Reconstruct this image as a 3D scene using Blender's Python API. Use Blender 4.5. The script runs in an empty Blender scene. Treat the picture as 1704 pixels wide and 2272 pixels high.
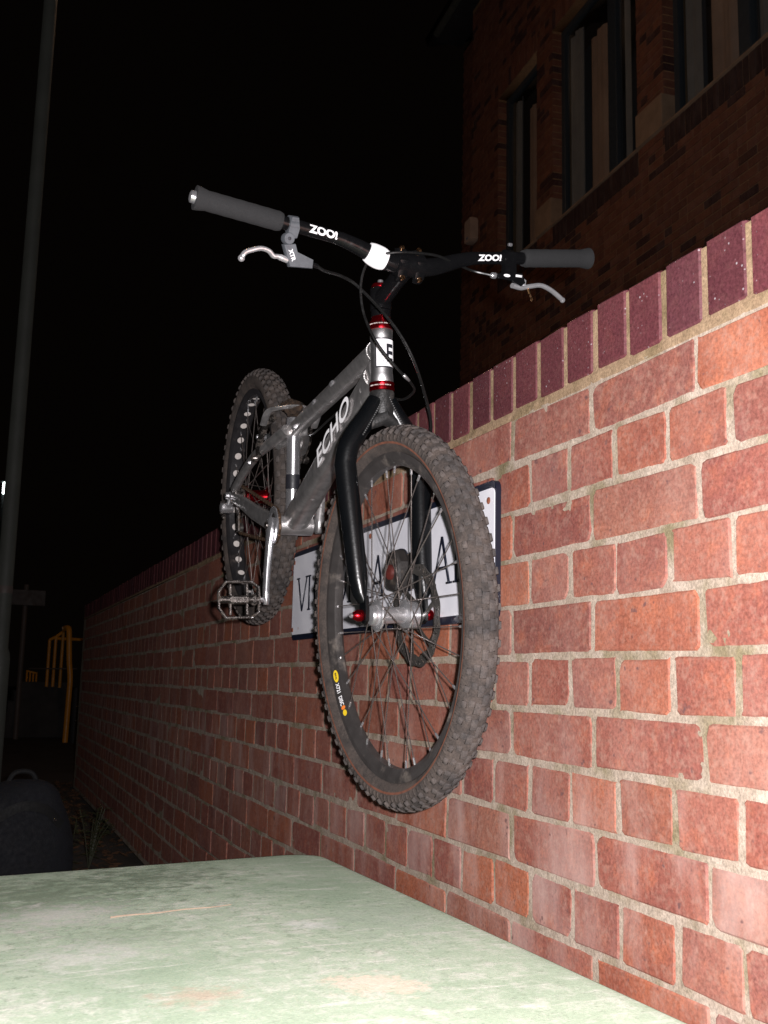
import bpy, bmesh, math, random
from mathutils import Vector, Matrix, noise
sc = bpy.context.scene
COL = sc.collection
R = random.Random(7)
pi = math.pi

# ------------------------------------------------------------------ camera, world, lights, exposure
CAM = Vector((-0.7742, -1.4632, -0.4175))
YAW, PIT, ROL, FPX = 0.3636, 0.1589, 0.0224, 2370.0
_f = Vector((math.sin(YAW) * math.cos(PIT), math.cos(YAW) * math.cos(PIT), math.sin(PIT)))
_r = Vector((math.cos(YAW), -math.sin(YAW), 0)); _u = _r.cross(_f)
RT = _r * math.cos(ROL) + _u * math.sin(ROL); UP = -_r * math.sin(ROL) + _u * math.cos(ROL)
cam = bpy.data.cameras.new('camera'); camo = bpy.data.objects.new('camera', cam); COL.objects.link(camo)
cam.sensor_fit = 'VERTICAL'; cam.sensor_height = 5.76; cam.sensor_width = 4.32
cam.lens = FPX / 2272 * 5.76
cam.clip_start = 0.02; cam.clip_end = 500
cam.dof.use_dof = True; cam.dof.focus_distance = 1.85; cam.dof.aperture_fstop = 2.8
camo.matrix_world = Matrix(((RT.x, UP.x, -_f.x, CAM.x), (RT.y, UP.y, -_f.y, CAM.y), (RT.z, UP.z, -_f.z, CAM.z), (0, 0, 0, 1)))
sc.camera = camo

def project(p):                       # used only to rank repeated pieces by how large they show
    d = Vector(p) - CAM; z = d.dot(_f)
    if z < 0.1: return None
    return (852 + FPX * d.dot(RT) / z, 1136 - FPX * d.dot(UP) / z, z)

w = bpy.data.worlds.new('World'); sc.world = w; w.use_nodes = True
bg = w.node_tree.nodes['Background']; bg.inputs[0].default_value = (0.9, 0.62, 0.5, 1); bg.inputs[1].default_value = 0.0013

def lamp(name, loc, power, color, radius):
    l = bpy.data.lights.new(name, 'POINT'); l.energy = power; l.color = color; l.shadow_soft_size = radius
    o = bpy.data.objects.new(name, l); COL.objects.link(o); o.location = loc; return o
# the camera's own flash: beside and above the lens
lamp('camera_flash', CAM + RT * 0.050 + UP * 0.032 - _f * 0.01, 312, (0.985, 0.945, 0.955), 0.015)

sc.view_settings.view_transform = 'Standard'; sc.view_settings.look = 'None'
sc.view_settings.exposure = 0.0; sc.view_settings.gamma = 1.0
sc.render.engine = 'CYCLES'; sc.cycles.use_denoising = True; sc.cycles.max_bounces = 6
sc.cycles.transparent_max_bounces = 8

# ------------------------------------------------------------------ material helpers
class NT:
    def __init__(s, name):
        s.m = bpy.data.materials.new(name); s.m.use_nodes = True; s.t = s.m.node_tree
        s.b = s.t.nodes['Principled BSDF']; s.b.inputs['Diffuse Roughness'].default_value = .42; s.o = s.t.nodes['Material Output']
    def n(s, typ, **kw):
        x = s.t.nodes.new(typ)
        for k, v in kw.items(): setattr(x, k, v)
        return x
    def l(s, a, b): s.t.links.new(a, b)
    def pos(s): return s.n('ShaderNodeNewGeometry').outputs['Position']
    def obj(s): return s.n('ShaderNodeTexCoord').outputs['Object']
    def noise(s, vec, scale, detail=3, rough=.55, stretch=None, w=None):
        if stretch:
            mp = s.n('ShaderNodeMapping'); mp.inputs['Scale'].default_value = stretch; s.l(vec, mp.inputs[0]); vec = mp.outputs[0]
        t = s.n('ShaderNodeTexNoise'); t.inputs['Scale'].default_value = scale; t.inputs['Detail'].default_value = detail
        t.inputs['Roughness'].default_value = rough
        if w is not None:
            t.noise_dimensions = '4D'; s.l(w, t.inputs['W'])
        s.l(vec, t.inputs['Vector']); return t.outputs[0]
    def ramp(s, fac, stops, interp='LINEAR'):
        r = s.n('ShaderNodeValToRGB'); r.color_ramp.interpolation = interp; e = r.color_ramp.elements
        while len(e) < len(stops): e.new(0.5)
        for el, (p, c) in zip(e, stops):
            el.position = p; el.color = (*c, 1) if not isinstance(c, (int, float)) else (c, c, c, 1)
        s.l(fac, r.inputs[0]); return r.outputs[0]
    def mix(s, fac, a, b, blend='MIX'):
        m = s.n('ShaderNodeMix', data_type='RGBA', blend_type=blend)
        for k, v in ((0, fac), (6, a), (7, b)):
            if isinstance(v, (int, float)): m.inputs[k].default_value = v
            elif isinstance(v, tuple): m.inputs[k].default_value = (*v, 1)
            else: s.l(v, m.inputs[k])
        return m.outputs[2]
    def math(s, op, a, b=None, clamp=False):
        m = s.n('ShaderNodeMath', operation=op, use_clamp=clamp)
        for k, v in ((0, a), (1, b)):
            if v is None: continue
            if isinstance(v, (int, float)): m.inputs[k].default_value = v
            else: s.l(v, m.inputs[k])
        return m.outputs[0]
    def bump(s, h, dist, strength=1.0):
        b = s.n('ShaderNodeBump'); b.inputs['Distance'].default_value = dist; b.inputs['Strength'].default_value = strength
        s.l(h, b.inputs['Height']); s.l(b.outputs[0], s.b.inputs['Normal'])
    def set(s, base=None, rough=None, metal=None, spec=None):
        for k, v in (('Base Color', base), ('Roughness', rough), ('Metallic', metal), ('Specular IOR Level', spec)):
            if v is None: continue
            if isinstance(v, (int, float)): s.b.inputs[k].default_value = v
            elif isinstance(v, tuple): s.b.inputs[k].default_value = (*v, 1)
            else: s.l(v, s.b.inputs[k])
        return s.m

def simple(name, base, rough=.5, metal=0, var=.25, scale=40, bump=0, dirt=None, spec=None, coat=0, rn=.08):
    t = NT(name); n = t.noise(t.obj(), scale, 4)
    f = t.ramp(n, [(.3, 1 - var), (.7, 1 + 0 * var)])
    c = t.mix(1.0, base, f, 'MULTIPLY')
    if dirt:
        d = t.ramp(t.noise(t.obj(), dirt[1], 5, .65), [(dirt[2], 0.), (dirt[2] + .18, 1.)])
        c = t.mix(d, c, dirt[0]); 
        rr = t.mix(d, (rough,) * 3, (.8,) * 3); mm = t.mix(d, (float(metal),) * 3, (.0,) * 3)
        t.set(c, rr, mm, spec)
    else:
        rr = t.ramp(t.noise(t.obj(), scale * 2.3, 3), [(.3, max(rough - rn, .03)), (.7, min(rough + rn * 1.2, 1))])
        t.set(c, rr, metal, spec)
    if bump: t.bump(t.noise(t.obj(), scale * 5, 3), bump)
    if coat: t.b.inputs['Coat Weight'].default_value = coat
    return t.m

def emit(name, col, s):
    t = NT(name); t.set((0, 0, 0)); t.b.inputs['Emission Color'].default_value = (*col, 1); t.b.inputs['Emission Strength'].default_value = s; return t.m

# ------------------------------------------------------------------ mesh helpers
def frame(d):
    d = Vector(d).normalized(); a = Vector((0, 0, 1)) if abs(d.z) < .9 else Vector((1, 0, 0))
    x = a.cross(d).normalized(); return x, d.cross(x), d
def catmull(P, n):
    P = [Vector(p) for p in P]; out = []
    Q = [2 * P[0] - P[1]] + P + [2 * P[-1] - P[-2]]
    for i in range(1, len(Q) - 2):
        a, b, c, d = Q[i - 1:i + 3]
        for k in range(n):
            t = k / n
            out.append(.5 * ((2 * b) + (c - a) * t + (2 * a - 5 * b + 4 * c - d) * t * t + (3 * b - a - 3 * c + d) * t ** 3))
    out.append(P[-1]); return out
class MB:
    def __init__(s): s.v = []; s.f = []; s.mi = []
    def add(s, v, f, m=0):
        o = len(s.v); s.v += [tuple(p) for p in v]
        for q in f: s.f.append([o + i for i in q]); s.mi.append(m)
        return s
    def tube(s, path, rad, seg=12, cap=True, flat=None, m=0, ref=None, pw=2.0):
        """sweep; rad a number, list of radii, or list of (rx, ry); pw>2 gives squarer sections"""
        P = [Vector(p) for p in path]; n = len(P); V = []; F = []
        x = None
        for i, p in enumerate(P):
            t = (P[min(i + 1, n - 1)] - P[max(i - 1, 0)]).normalized()
            if x is None:
                x = (Vector(ref) - t * Vector(ref).dot(t)).normalized() if ref is not None else frame(t)[0]
            else: x = (x - t * x.dot(t)).normalized()
            y = t.cross(x)
            r = rad[i] if isinstance(rad, (list,)) else rad
            rx, ry = r if isinstance(r, tuple) else (r, r)
            for k in range(seg):
                a = 2 * pi * k / seg + pi / seg; c, q = math.cos(a), math.sin(a)
                if pw != 2: 
                    e = 2 / pw; c = math.copysign(abs(c) ** e, c); q = math.copysign(abs(q) ** e, q)
                V.append(p + x * rx * c + y * ry * q)
        for i in range(n - 1):
            for k in range(seg):
                k2 = (k + 1) % seg; F.append((i * seg + k, i * seg + k2, (i + 1) * seg + k2, (i + 1) * seg + k))
        if cap: F.append(tuple(range(seg - 1, -1, -1))); F.append(tuple((n - 1) * seg + k for k in range(seg)))
        return s.add(V, F, m)
    def lathe(s, prof, c, axis, seg=32, m=0, close=False):
        """prof: list of (radius, offset along axis)"""
        c = Vector(c); x, y, z = frame(axis); V = []; F = []; n = len(prof)
        for r, a in prof:
            for k in range(seg):
                t = 2 * pi * k / seg; V.append(c + z * a + x * r * math.cos(t) + y * r * math.sin(t))
        for i in range(n if close else n - 1):
            j = (i + 1) % n
            for k in range(seg):
                k2 = (k + 1) % seg; F.append((i * seg + k, i * seg + k2, j * seg + k2, j * seg + k))
        if not close:
            if prof[0][0] > 1e-5: F.append(tuple(range(seg - 1, -1, -1)))
            if prof[-1][0] > 1e-5: F.append(tuple((n - 1) * seg + k for k in range(seg)))
        return s.add(V, F, m)
    def box(s, c, size, X=(1, 0, 0), Y=(0, 1, 0), Z=(0, 0, 1), bev=0.0, m=0, taper=1.0):
        c = Vector(c); X, Y, Z = Vector(X), Vector(Y), Vector(Z); a, b, d = [q / 2 for q in size]
        if bev <= 0:
            V = [c + X * (sx * a * (taper if sz > 0 else 1)) + Y * (sy * b * (taper if sz > 0 else 1)) + Z * (sz * d) for sz in (-1, 1) for sx, sy in ((-1, -1), (1, -1), (1, 1), (-1, 1))]
            return s.add(V, [(3, 2, 1, 0), (4, 5, 6, 7), (0, 1, 5, 4), (1, 2, 6, 5), (2, 3, 7, 6), (3, 0, 4, 7)], m)
        V = []; F = []
        # octagonal rings in consistent order
        def ring8(ea, eb, ez, e):
            for px, py in ((-ea + e, -eb), (ea - e, -eb), (ea, -eb + e), (ea, eb - e), (ea - e, eb), (-ea + e, eb), (-ea, eb - e), (-ea, -eb + e)):
                V.append(c + X * px + Y * py + Z * ez)
        ring8(a - bev, b - bev, -d, bev); ring8(a, b, -d + bev, bev); ring8(a, b, d - bev, bev); ring8(a - bev, b - bev, d, bev)
        for i in range(3):
            for k in range(8): F.append((i * 8 + k, i * 8 + (k + 1) % 8, i * 8 + 8 + (k + 1) % 8, i * 8 + 8 + k))
        F.append(tuple(range(7, -1, -1))); F.append(tuple(range(24, 32)))
        return s.add(V, F, m)
    def prism(s, poly, o, X, Y, thick, m=0, bev=0.0):
        """closed outline poly [(a,b)] in plane o + aX + bY, extruded thick both ways along the normal"""
        o, X, Y = Vector(o), Vector(X), Vector(Y); N = X.cross(Y).normalized(); n = len(poly)
        cx = sum(p[0] for p in poly) / n; cy = sum(p[1] for p in poly) / n
        def lay(h, sh):
            return [o + X * (cx + (a - cx) * sh) + Y * (cy + (b - cy) * sh) + N * h for a, b in poly]
        if bev: L = [lay(-thick, 1 - bev), lay(-thick * .6, 1), lay(thick * .6, 1), lay(thick, 1 - bev)]
        else: L = [lay(-thick, 1), lay(thick, 1)]
        V = [p for q in L for p in q]; F = []
        for i in range(len(L) - 1):
            for k in range(n): F.append((i * n + k, i * n + (k + 1) % n, i * n + n + (k + 1) % n, i * n + n + k))
        F.append(tuple(range(n - 1, -1, -1))); F.append(tuple((len(L) - 1) * n + k for k in range(n)))
        return s.add(V, F, m)
    def ball(s, c, r, seg=10, sq=(1, 1, 1), m=0):
        c = Vector(c); V = []; F = []; rings = max(4, seg // 2)
        for i in range(1, rings):
            t = pi * i / rings
            for k in range(seg):
                a = 2 * pi * k / seg; V.append(c + Vector((r * sq[0] * math.sin(t) * math.cos(a), r * sq[1] * math.sin(t) * math.sin(a), r * sq[2] * math.cos(t))))
        top = len(V); V.append(c + Vector((0, 0, r * sq[2]))); V.append(c - Vector((0, 0, r * sq[2])))
        for i in range(rings - 2):
            for k in range(seg): F.append((i * seg + k, i * seg + seg + k, i * seg + seg + (k + 1) % seg, i * seg + (k + 1) % seg))
        for k in range(seg):
            F.append((top, k, (k + 1) % seg)); b = (rings - 2) * seg; F.append((top + 1, b + (k + 1) % seg, b + k))
        return s.add(V, F, m)
    def xf(s, fn): s.v = [tuple(fn(Vector(p))) for p in s.v]; return s
    def mesh(s, name, mats, smooth=True, ang=40):
        me = bpy.data.meshes.new(name); me.from_pydata(s.v, [], s.f)
        for m in (mats if isinstance(mats, (list, tuple)) else [mats]): me.materials.append(m)
        if any(s.mi): me.polygons.foreach_set('material_index', s.mi)
        bm = bmesh.new(); bm.from_mesh(me); bmesh.ops.recalc_face_normals(bm, faces=bm.faces)
        for e in bm.edges: e.smooth = not (len(e.link_faces) == 2 and e.calc_face_angle(0) > math.radians(ang))
        bm.to_mesh(me); bm.free()
        me.polygons.foreach_set('use_smooth', [smooth] * len(me.polygons)); me.update(); return me
    def build(s, name, mats, parent=None, smooth=True, ang=40): return link(name, s.mesh(name, mats, smooth, ang), parent)
def link(name, me, parent=None, mat4=None):
    o = bpy.data.objects.new(name, me); COL.objects.link(o)
    if parent: o.parent = parent
    if mat4 is not None: o.matrix_basis = mat4
    return o
def tag(o, label=None, cat=None, group=None, kind=None):
    for k, v in (('label', label), ('category', cat), ('group', group), ('kind', kind)):
        if v: o[k] = v
    return o
def thing(name, label, cat, loc=(0, 0, 0), rz=0, group=None):
    o = bpy.data.objects.new(name, None); COL.objects.link(o); o.location = loc; o.rotation_euler = (0, 0, rz)
    o.empty_display_size = .1; return tag(o, label, cat, group)
def text_mesh(txt, size=1.0, bold=0.0, ext=0.0):
    """flat letters from Blender's built-in font: vertices (x, y, z), faces; x centred, y centred"""
    c = bpy.data.curves.new('t', 'FONT'); c.body = txt; c.size = size; c.align_x = 'CENTER'; c.align_y = 'CENTER'
    c.offset = bold; c.resolution_u = 4; c.extrude = ext
    o = bpy.data.objects.new('t', c); COL.objects.link(o)
    me = bpy.data.meshes.new_from_object(o.evaluated_get(bpy.context.evaluated_depsgraph_get()))
    V = [v.co.copy() for v in me.vertices]; F = [list(p.vertices) for p in me.polygons]
    bpy.data.objects.remove(o); bpy.data.meshes.remove(me); bpy.data.curves.remove(c)
    xs = [v.x for v in V]; ys = [v.y for v in V]; dx = (min(xs) + max(xs)) / 2; dy = (min(ys) + max(ys)) / 2
    return [Vector((v.x - dx, v.y - dy, v.z)) for v in V], F
def slice_mesh(V, F, axis, step):
    bm = bmesh.new(); vs = [bm.verts.new(v) for v in V]
    for f in F:
        try: bm.faces.new([vs[i] for i in f])
        except ValueError: pass
    lo = min(v[axis] for v in V); hi = max(v[axis] for v in V); n = int((hi - lo) / step)
    no = [0, 0, 0]; no[axis] = 1
    for i in range(1, n + 1):
        co = [0, 0, 0]; co[axis] = lo + i * step
        bmesh.ops.bisect_plane(bm, geom=bm.verts[:] + bm.edges[:] + bm.faces[:], plane_co=co, plane_no=no)
    bm.verts.index_update()
    out = [v.co.copy() for v in bm.verts], [[v.index for v in f.verts] for f in bm.faces]
    bm.free(); return out

# ------------------------------------------------------------------ materials
def brick_mat(name, attr, palette, dirty=1.0, rough=.8, speck=False):
    t = NT(name); P = t.pos(); t.b.inputs['Diffuse Roughness'].default_value = .12
    if attr:
        a = t.n('ShaderNodeAttribute'); a.attribute_name = 'rnd'; rnd = a.outputs['Fac']
    else: rnd = t.n('ShaderNodeObjectInfo').outputs['Random']
    base = t.ramp(rnd, palette)
    w = t.math('MULTIPLY', rnd, 37.0)
    n1 = t.noise(P, 11, 4, .6, w=w); n2 = t.noise(P, 26, 5, .65, w=w)
    c = t.mix(t.ramp(n1, [(.42, 0.), (.66, .75)]), base, t.mix(1., base, (.72, .64, .72), 'MULTIPLY'))
    c = t.mix(t.ramp(n2, [(.52, 0.), (.72, .55 * dirty)]), c, t.mix(.5, base, (.52, .16, .07)))
    fine = t.noise(P, 210, 5, .75)
    c = t.mix(1., c, t.ramp(fine, [(.3, .50), (.62, 1.12)]), 'MULTIPLY')
    c = t.mix(t.ramp(t.noise(P, 90, 4, .7, w=w), [(.48, 0.), (.70, .55 * dirty)]), c, (.30, .175, .135))
    if speck:
        vo = t.n('ShaderNodeTexVoronoi'); vo.inputs['Scale'].default_value = 130; t.l(P, vo.inputs['Vector'])
        sp = t.math('MULTIPLY', t.ramp(vo.outputs['Distance'], [(.12, 1.), (.22, 0.)]), t.ramp(t.noise(P, 60, 2), [(.56, 0.), (.66, .5)]))
        c = t.mix(sp, c, (.5, .48, .5))
    else:
        # lime bloom: milky vertical runs in the low courses and thin ones under the coping
        st = t.noise(P, 9, 5, .6, stretch=(1, 1, .35), w=w)
        sep = t.n('ShaderNodeSeparateXYZ'); t.l(P, sep.inputs[0])
        band = t.ramp(t.math('ABSOLUTE', t.math('ADD', sep.outputs[2], .66)), [(.05, 1.), (.22, .22)])
        wh = t.math('MULTIPLY', t.ramp(st, [(.47, 0.), (.75, .7)]), band)
        c = t.mix(wh, c, (.42, .31, .28))
        pit = t.ramp(t.noise(P, 70, 2, .5, w=w), [(.27, .8), (.33, 0.)])
        c = t.mix(pit, c, (.09, .045, .045))
    h = t.math('ADD', t.math('MULTIPLY', fine, .5), t.noise(P, 60, 3))
    t.set(c, t.ramp(fine, [(.3, rough - .12), (.7, rough + .08)]), 0, .35); t.bump(h, .0006)
    return t.m
PAL = [(0., (.225, .072, .050)), (.16, (.265, .098, .068)), (.3, (.205, .066, .050)), (.44, (.305, .098, .050)), (.58, (.245, .086, .060)), (.7, (.185, .064, .048)), (.82, (.275, .110, .080)), (.92, (.225, .088, .058)), (1., (.255, .076, .045))]
M = {}
M['brick'] = brick_mat('red_brick', False, PAL)
M['brick_far'] = brick_mat('red_brick_far', True, PAL)
PALC = [(0., (.075, .022, .027)), (.3, (.115, .032, .037)), (.6, (.090, .026, .031)), (.8, (.125, .036, .038)), (1., (.080, .026, .034))]
M['coping'] = brick_mat('engineering_brick', False, PALC, .12, .55, True)
PALB = [(0., (.20, .075, .045)), (.35, (.24, .095, .055)), (.6, (.16, .06, .04)), (.8, (.27, .11, .06)), (.9, (.07, .03, .028)), (1., (.06, .028, .028))]
M['bbrick'] = brick_mat('building_brick', False, PALB, .4)
M['bbrick_far'] = brick_mat('building_brick_far', True, PALB, .4)
M['blue_brick'] = brick_mat('dark_sill_brick', False, [(0., (.045, .025, .025)), (1., (.065, .035, .032))], .2)
def mortar(name, a, b, moss, mossamt):
    t = NT(name); P = t.pos(); t.b.inputs['Diffuse Roughness'].default_value = .12
    c = t.mix(t.ramp(t.noise(P, 35, 5, .65), [(.35, 0.), (.68, 1.)]), a, b)
    c = t.mix(t.ramp(t.noise(P, 9, 5, .6), [(.50, 0.), (.66, mossamt)]), c, moss)
    fine = t.noise(P, 260, 4, .75)
    c = t.mix(1., c, t.ramp(fine, [(.3, .55), (.62, 1.08)]), 'MULTIPLY')
    t.set(c, .95, 0, .15); t.bump(t.math('ADD', fine, t.noise(P, 90, 3)), .0010); return t.m
M['mortar'] = mortar('lime_mortar', (.39, .32, .26), (.27, .21, .16), (.14, .115, .05), .75)
M['mortar_tan'] = mortar('coping_mortar', (.31, .215, .135), (.21, .14, .085), (.13, .10, .045), .7)  # algae tan, with the orange lamplight on the joints mixed into the colour
M['mortar_dark'] = mortar('building_mortar', (.36, .23, .13), (.27, .17, .10), (.14, .11, .06), .3)

def ground_mat():
    t = NT('damp_asphalt'); P = t.pos()
    c = t.mix(t.ramp(t.noise(P, 3, 5, .6), [(.4, 0.), (.65, 1.)]), (.05, .045, .042), (.035, .03, .026))
    f = t.noise(P, 140, 3, .7); c = t.mix(1., c, t.ramp(f, [(.3, .5), (.65, 1.3)]), 'MULTIPLY')
    t.set(c, .85, 0, .3); t.bump(f, .006); return t.m
M['ground'] = ground_mat()

M['alu'] = simple('brushed_raw_aluminium', (.66, .64, .64), .34, .85, .45, 30, .0004, ((.10, .07, .05), 22, .60))
M['alu_dark'] = simple('scuffed_frame_aluminium', (.92, .89, .88), .30, .93, .35, 55, .0005, ((.09, .07, .06), 40, .66))
M['chrome'] = simple('polished_alloy', (.84, .83, .86), .22, .90, .12, 60, rn=.015)
M['headtube'] = simple('polished_head_tube', (.86, .85, .86), .40, 1, .10, 60, rn=.012)
M['silver'] = simple('silver_alloy', (.82, .81, .83), .26, .88, .25, 60, 0, ((.16, .12, .09), 60, .62))
M['blade'] = simple('satin_lever_blade', (.80, .79, .81), .28, .78, .15, 60)
M['grime_alu'] = simple('greasy_alloy', (.20, .18, .17), .26, .95, .5, 90, .0004, ((.07, .05, .035), 70, .5))
M['gunmetal'] = simple('grey_lever_metal', (.10, .108, .12), .42, .4, .15, 50)
M['black'] = simple('black_gloss_paint', (.0045, .0045, .005), .20, 0, .2, 40)
M['fork'] = simple('satin_black_fork', (.0030, .0035, .0042), .27, 0, .3, 40, .0002, ((.045, .035, .03), 30, .70), spec=.5)
M['crown'] = simple('dusty_black_fork_crown', (.016, .0155, .0155), .48, 0, .4, 50, .0008, ((.065, .055, .05), 34, .54))
M['rim'] = simple('anodised_dark_rim', (.070, .063, .061), .42, .45, .35, 30, .0004, ((.12, .10, .085), 26, .55))
M['rim_black'] = simple('black_drilled_rim', (.03, .028, .03), .42, .2, .35, 40, .0003, ((.10, .08, .07), 30, .6))
M['rubber'] = simple('grip_rubber', (.0145, .0145, .0155), .85, 0, .2, 200, .0012)
M['cable'] = simple('cable_housing', (.006, .006, .006), .35, 0, .1, 60)
M['red'] = simple('red_anodised', (.36, .008, .015), .26, .95, .2, 60)
M['dull_red'] = simple('dusty_red_knob', (.10, .018, .014), .5, .2, .5, 90)
M['brass'] = simple('brass_bolt', (.75, .42, .22), .25, 1, .2, 90)
M['white'] = simple('white_decal', (.80, .79, .80), .45, 0, .12, 80)
M['tape'] = simple('rim_tape_white', (.62, .57, .54), .7, 0, .15, 80)
M['ink'] = simple('black_print', (.015, .015, .02), .5, 0, .1, 60)
M['greyink'] = simple('grey_print', (.22, .22, .25), .5, 0, .1, 60)
M['yellow'] = simple('yellow_decal', (.70, .50, .02), .5, 0, .2, 60)
M['orange'] = simple('orange_decal', (.75, .20, .03), .5, 0, .2, 60)
M['chain'] = simple('rusty_chain', (.16, .10, .065), .5, .7, .6, 180, .0004)
M['spoke'] = simple('dull_spoke', (.36, .31, .29), .28, .85, .4, 120)
M['spoke_bright'] = simple('bright_spoke', (.55, .52, .5), .28, 1, .3, 120)
M['disc'] = simple('black_disc', (.07, .065, .06), .42, .6, .3, 90, 0, ((.13, .10, .07), 60, .58))
M['caliper'] = simple('dusty_caliper', (.022, .019, .018), .5, .2, .4, 60, .0006, ((.06, .045, .034), 40, .56))
def rubber(name, dark, dust, lo):
    t = NT(name); P = t.obj()
    d = t.ramp(t.noise(P, 26, 5, .68), [(lo, 0.), (lo + .3, 1.)])
    c = t.mix(d, dark, dust); f = t.noise(P, 300, 3, .7)
    c = t.mix(1., c, t.ramp(f, [(.3, .65), (.65, 1.1)]), 'MULTIPLY')
    t.set(c, .88, 0, .25); t.bump(f, .0012); return t.m
M['tyre'] = rubber('dusty_tyre_rubber_shaded', (.036, .031, .029), (.084, .066, .057), .36)  # dusty carcass, darker than the tread: shade in the block gaps put into the colour
M['tread'] = rubber('worn_tread_rubber', (.048, .043, .042), (.100, .082, .074), .36)
M['stripe'] = simple('rust_red_sidewall_line', (.15, .055, .032), .8, 0, .5, 60, .0005)
M['leather'] = simple('frayed_brown_pad', (.075, .042, .024), .8, 0, .85, 90, .006)
def sign_white():
    t = NT('enamel_sign_white'); P = t.obj()
    c = t.mix(t.ramp(t.noise(P, 14, 4), [(.35, 0.), (.7, 1.)]), (.44, .44, .475), (.51, .505, .535))
    rust = t.ramp(t.noise(P, 38, 4, .6), [(.70, 0.), (.76, .8)])
    c = t.mix(rust, c, (.25, .10, .05)); t.set(c, .38, 0, .5); return t.m
M['sign'] = sign_white()
M['navy'] = simple('navy_enamel', (.006, .008, .017), .35, 0, .2, 60, 0, ((.35, .33, .33), 45, .68))
M['rust'] = simple('rusty_screw', (.20, .06, .03), .8, 0, .5, 120, .0005)
def lid_mat():
    t = NT('scuffed_green_plastic'); P = t.pos()
    c = t.mix(t.ramp(t.noise(P, 4, 4, .6), [(.35, 0.), (.7, 1.)]), (.25, .315, .228), (.34, .40, .305))
    sc1 = t.ramp(t.noise(P, 34, 6, .72, stretch=(1, .8, 1)), [(.46, 0.), (.74, .75)])
    big = t.ramp(t.noise(P, 4.2, 4, .6), [(.40, .1), (.58, 1.)])
    c = t.mix(t.math('MULTIPLY', sc1, big), c, (.55, .52, .485))
    sc2 = t.ramp(t.noise(P, 22, 6, .7, stretch=(.35, 2.2, 1)), [(.56, 0.), (.72, .8)]); c = t.mix(sc2, c, (.56, .54, .50))
    dk = t.ramp(t.noise(P, 60, 4, .7), [(.34, .6), (.46, 0.)]); c = t.mix(t.math('MULTIPLY', dk, t.ramp(t.noise(P, 2.4, 3), [(.40, .1), (.6, .9)])), c, (.15, .19, .135))
    # one worn, chalky patch and one dirty drag mark, each where it lies on the lid
    for (x, y, r, col, a) in ((-.66, .50, .30, (.12, .15, .105), .7), (-.42, .62, .18, (.13, .16, .115), .7), (-.55, .12, .10, (.17, .215, .15), .5), (-.305, -.235, .055, (.58, .44, .36), .9), (-.505, -.205, .05, (.42, .30, .24), .6), (-.62, .33, .12, (.52, .50, .47), .6), (-.28, .10, .04, (.56, .54, .53), .6), (-.60, .05, .1, (.50, .485, .46), .55), (-.15, .1, .14, (.30, .34, .28), .5)):
        vm = t.n('ShaderNodeVectorMath', operation='DISTANCE'); t.l(P, vm.inputs[0]); vm.inputs[1].default_value = (x, y, -.768)
        d = t.math('ADD', vm.outputs['Value'], t.math('MULTIPLY', t.math('SUBTRACT', t.noise(P, 32, 6, .75), .5), r * 4.5))
        c = t.mix(t.ramp(d, [(r * .1, a), (r * 1.0, 0.)]), c, col)
    f = t.noise(P, 240, 3, .7); c = t.mix(1., c, t.ramp(f, [(.3, .85), (.65, 1.06)]), 'MULTIPLY')
    t.set(c, .6, 0, .35); t.bump(t.math('ADD', f, sc1), .0006); return t.m
M['lid'] = lid_mat()
M['bag'] = simple('navy_nylon', (.002, .0024, .006), .85, 0, .5, 30, .002)
M['bagblack'] = simple('black_webbing', (.002, .002, .0025), .8, 0, .2, 60)
M['reflect'] = simple('reflective_tab', (.9, .9, .9), .1, 1, 0, 20)
M['pole'] = simple('grey_painted_steel', (.075, .078, .068), .6, 0, .25, 6)
M['post'] = simple('galvanised_post', (.10, .075, .066), .6, 0, .25, 8)
M['signback'] = simple('grey_sign_back', (.06, .046, .044), .6, 0, .2, 6)
M['yrail'] = simple('yellow_rail_paint', (.62, .26, .02), .4, 0, .2, 6)
M['concrete'] = simple('dark_concrete', (.05, .045, .045), .9, 0, .4, 4)
M['frame'] = simple('dark_blue_window_frame', (.035, .045, .055), .5, 0, .2, 10)
M['curtain'] = simple('rust_brown_curtain', (.40, .25, .17), .9, 0, .2, 5)
M['curtain_grey'] = simple('grey_lining_curtain', (.26, .235, .21), .9, 0, .2, 5)
M['stone'] = simple('pale_sandstone', (.34, .22, .14), .9, 0, .3, 7)
M['room'] = simple('dim_room_wall', (.06, .06, .065), .9, 0, .2, 3)
M['soffit'] = simple('dark_soffit', (.03, .03, .034), .7, 0, .3, 5)
M['alarm'] = simple('pale_alarm_case', (.50, .36, .28), .5, 0, .2, 7)
M['leafA'] = simple('dull_green_leaf', (.028, .030, .010), .6, 0, .5, 30)
M['leafB'] = simple('dead_brown_leaf', (.09, .042, .02), .8, 0, .6, 30)
M['straw'] = simple('dry_straw', (.36, .27, .20), .8, 0, .3, 60)
def glass_mat():
    t = NT('window_glass'); tr = t.n('ShaderNodeBsdfTransparent'); gl = t.n('ShaderNodeBsdfGlossy'); gl.inputs['Roughness'].default_value = .5
    tr.inputs[0].default_value = (.92, .94, .95, 1); mx = t.n('ShaderNodeMixShader'); mx.inputs[0].default_value = .03
    t.l(tr.outputs[0], mx.inputs[1]); t.l(gl.outputs[0], mx.inputs[2]); t.l(mx.outputs[0], t.o.inputs['Surface']); return t.m
M['glass'] = glass_mat()

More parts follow.
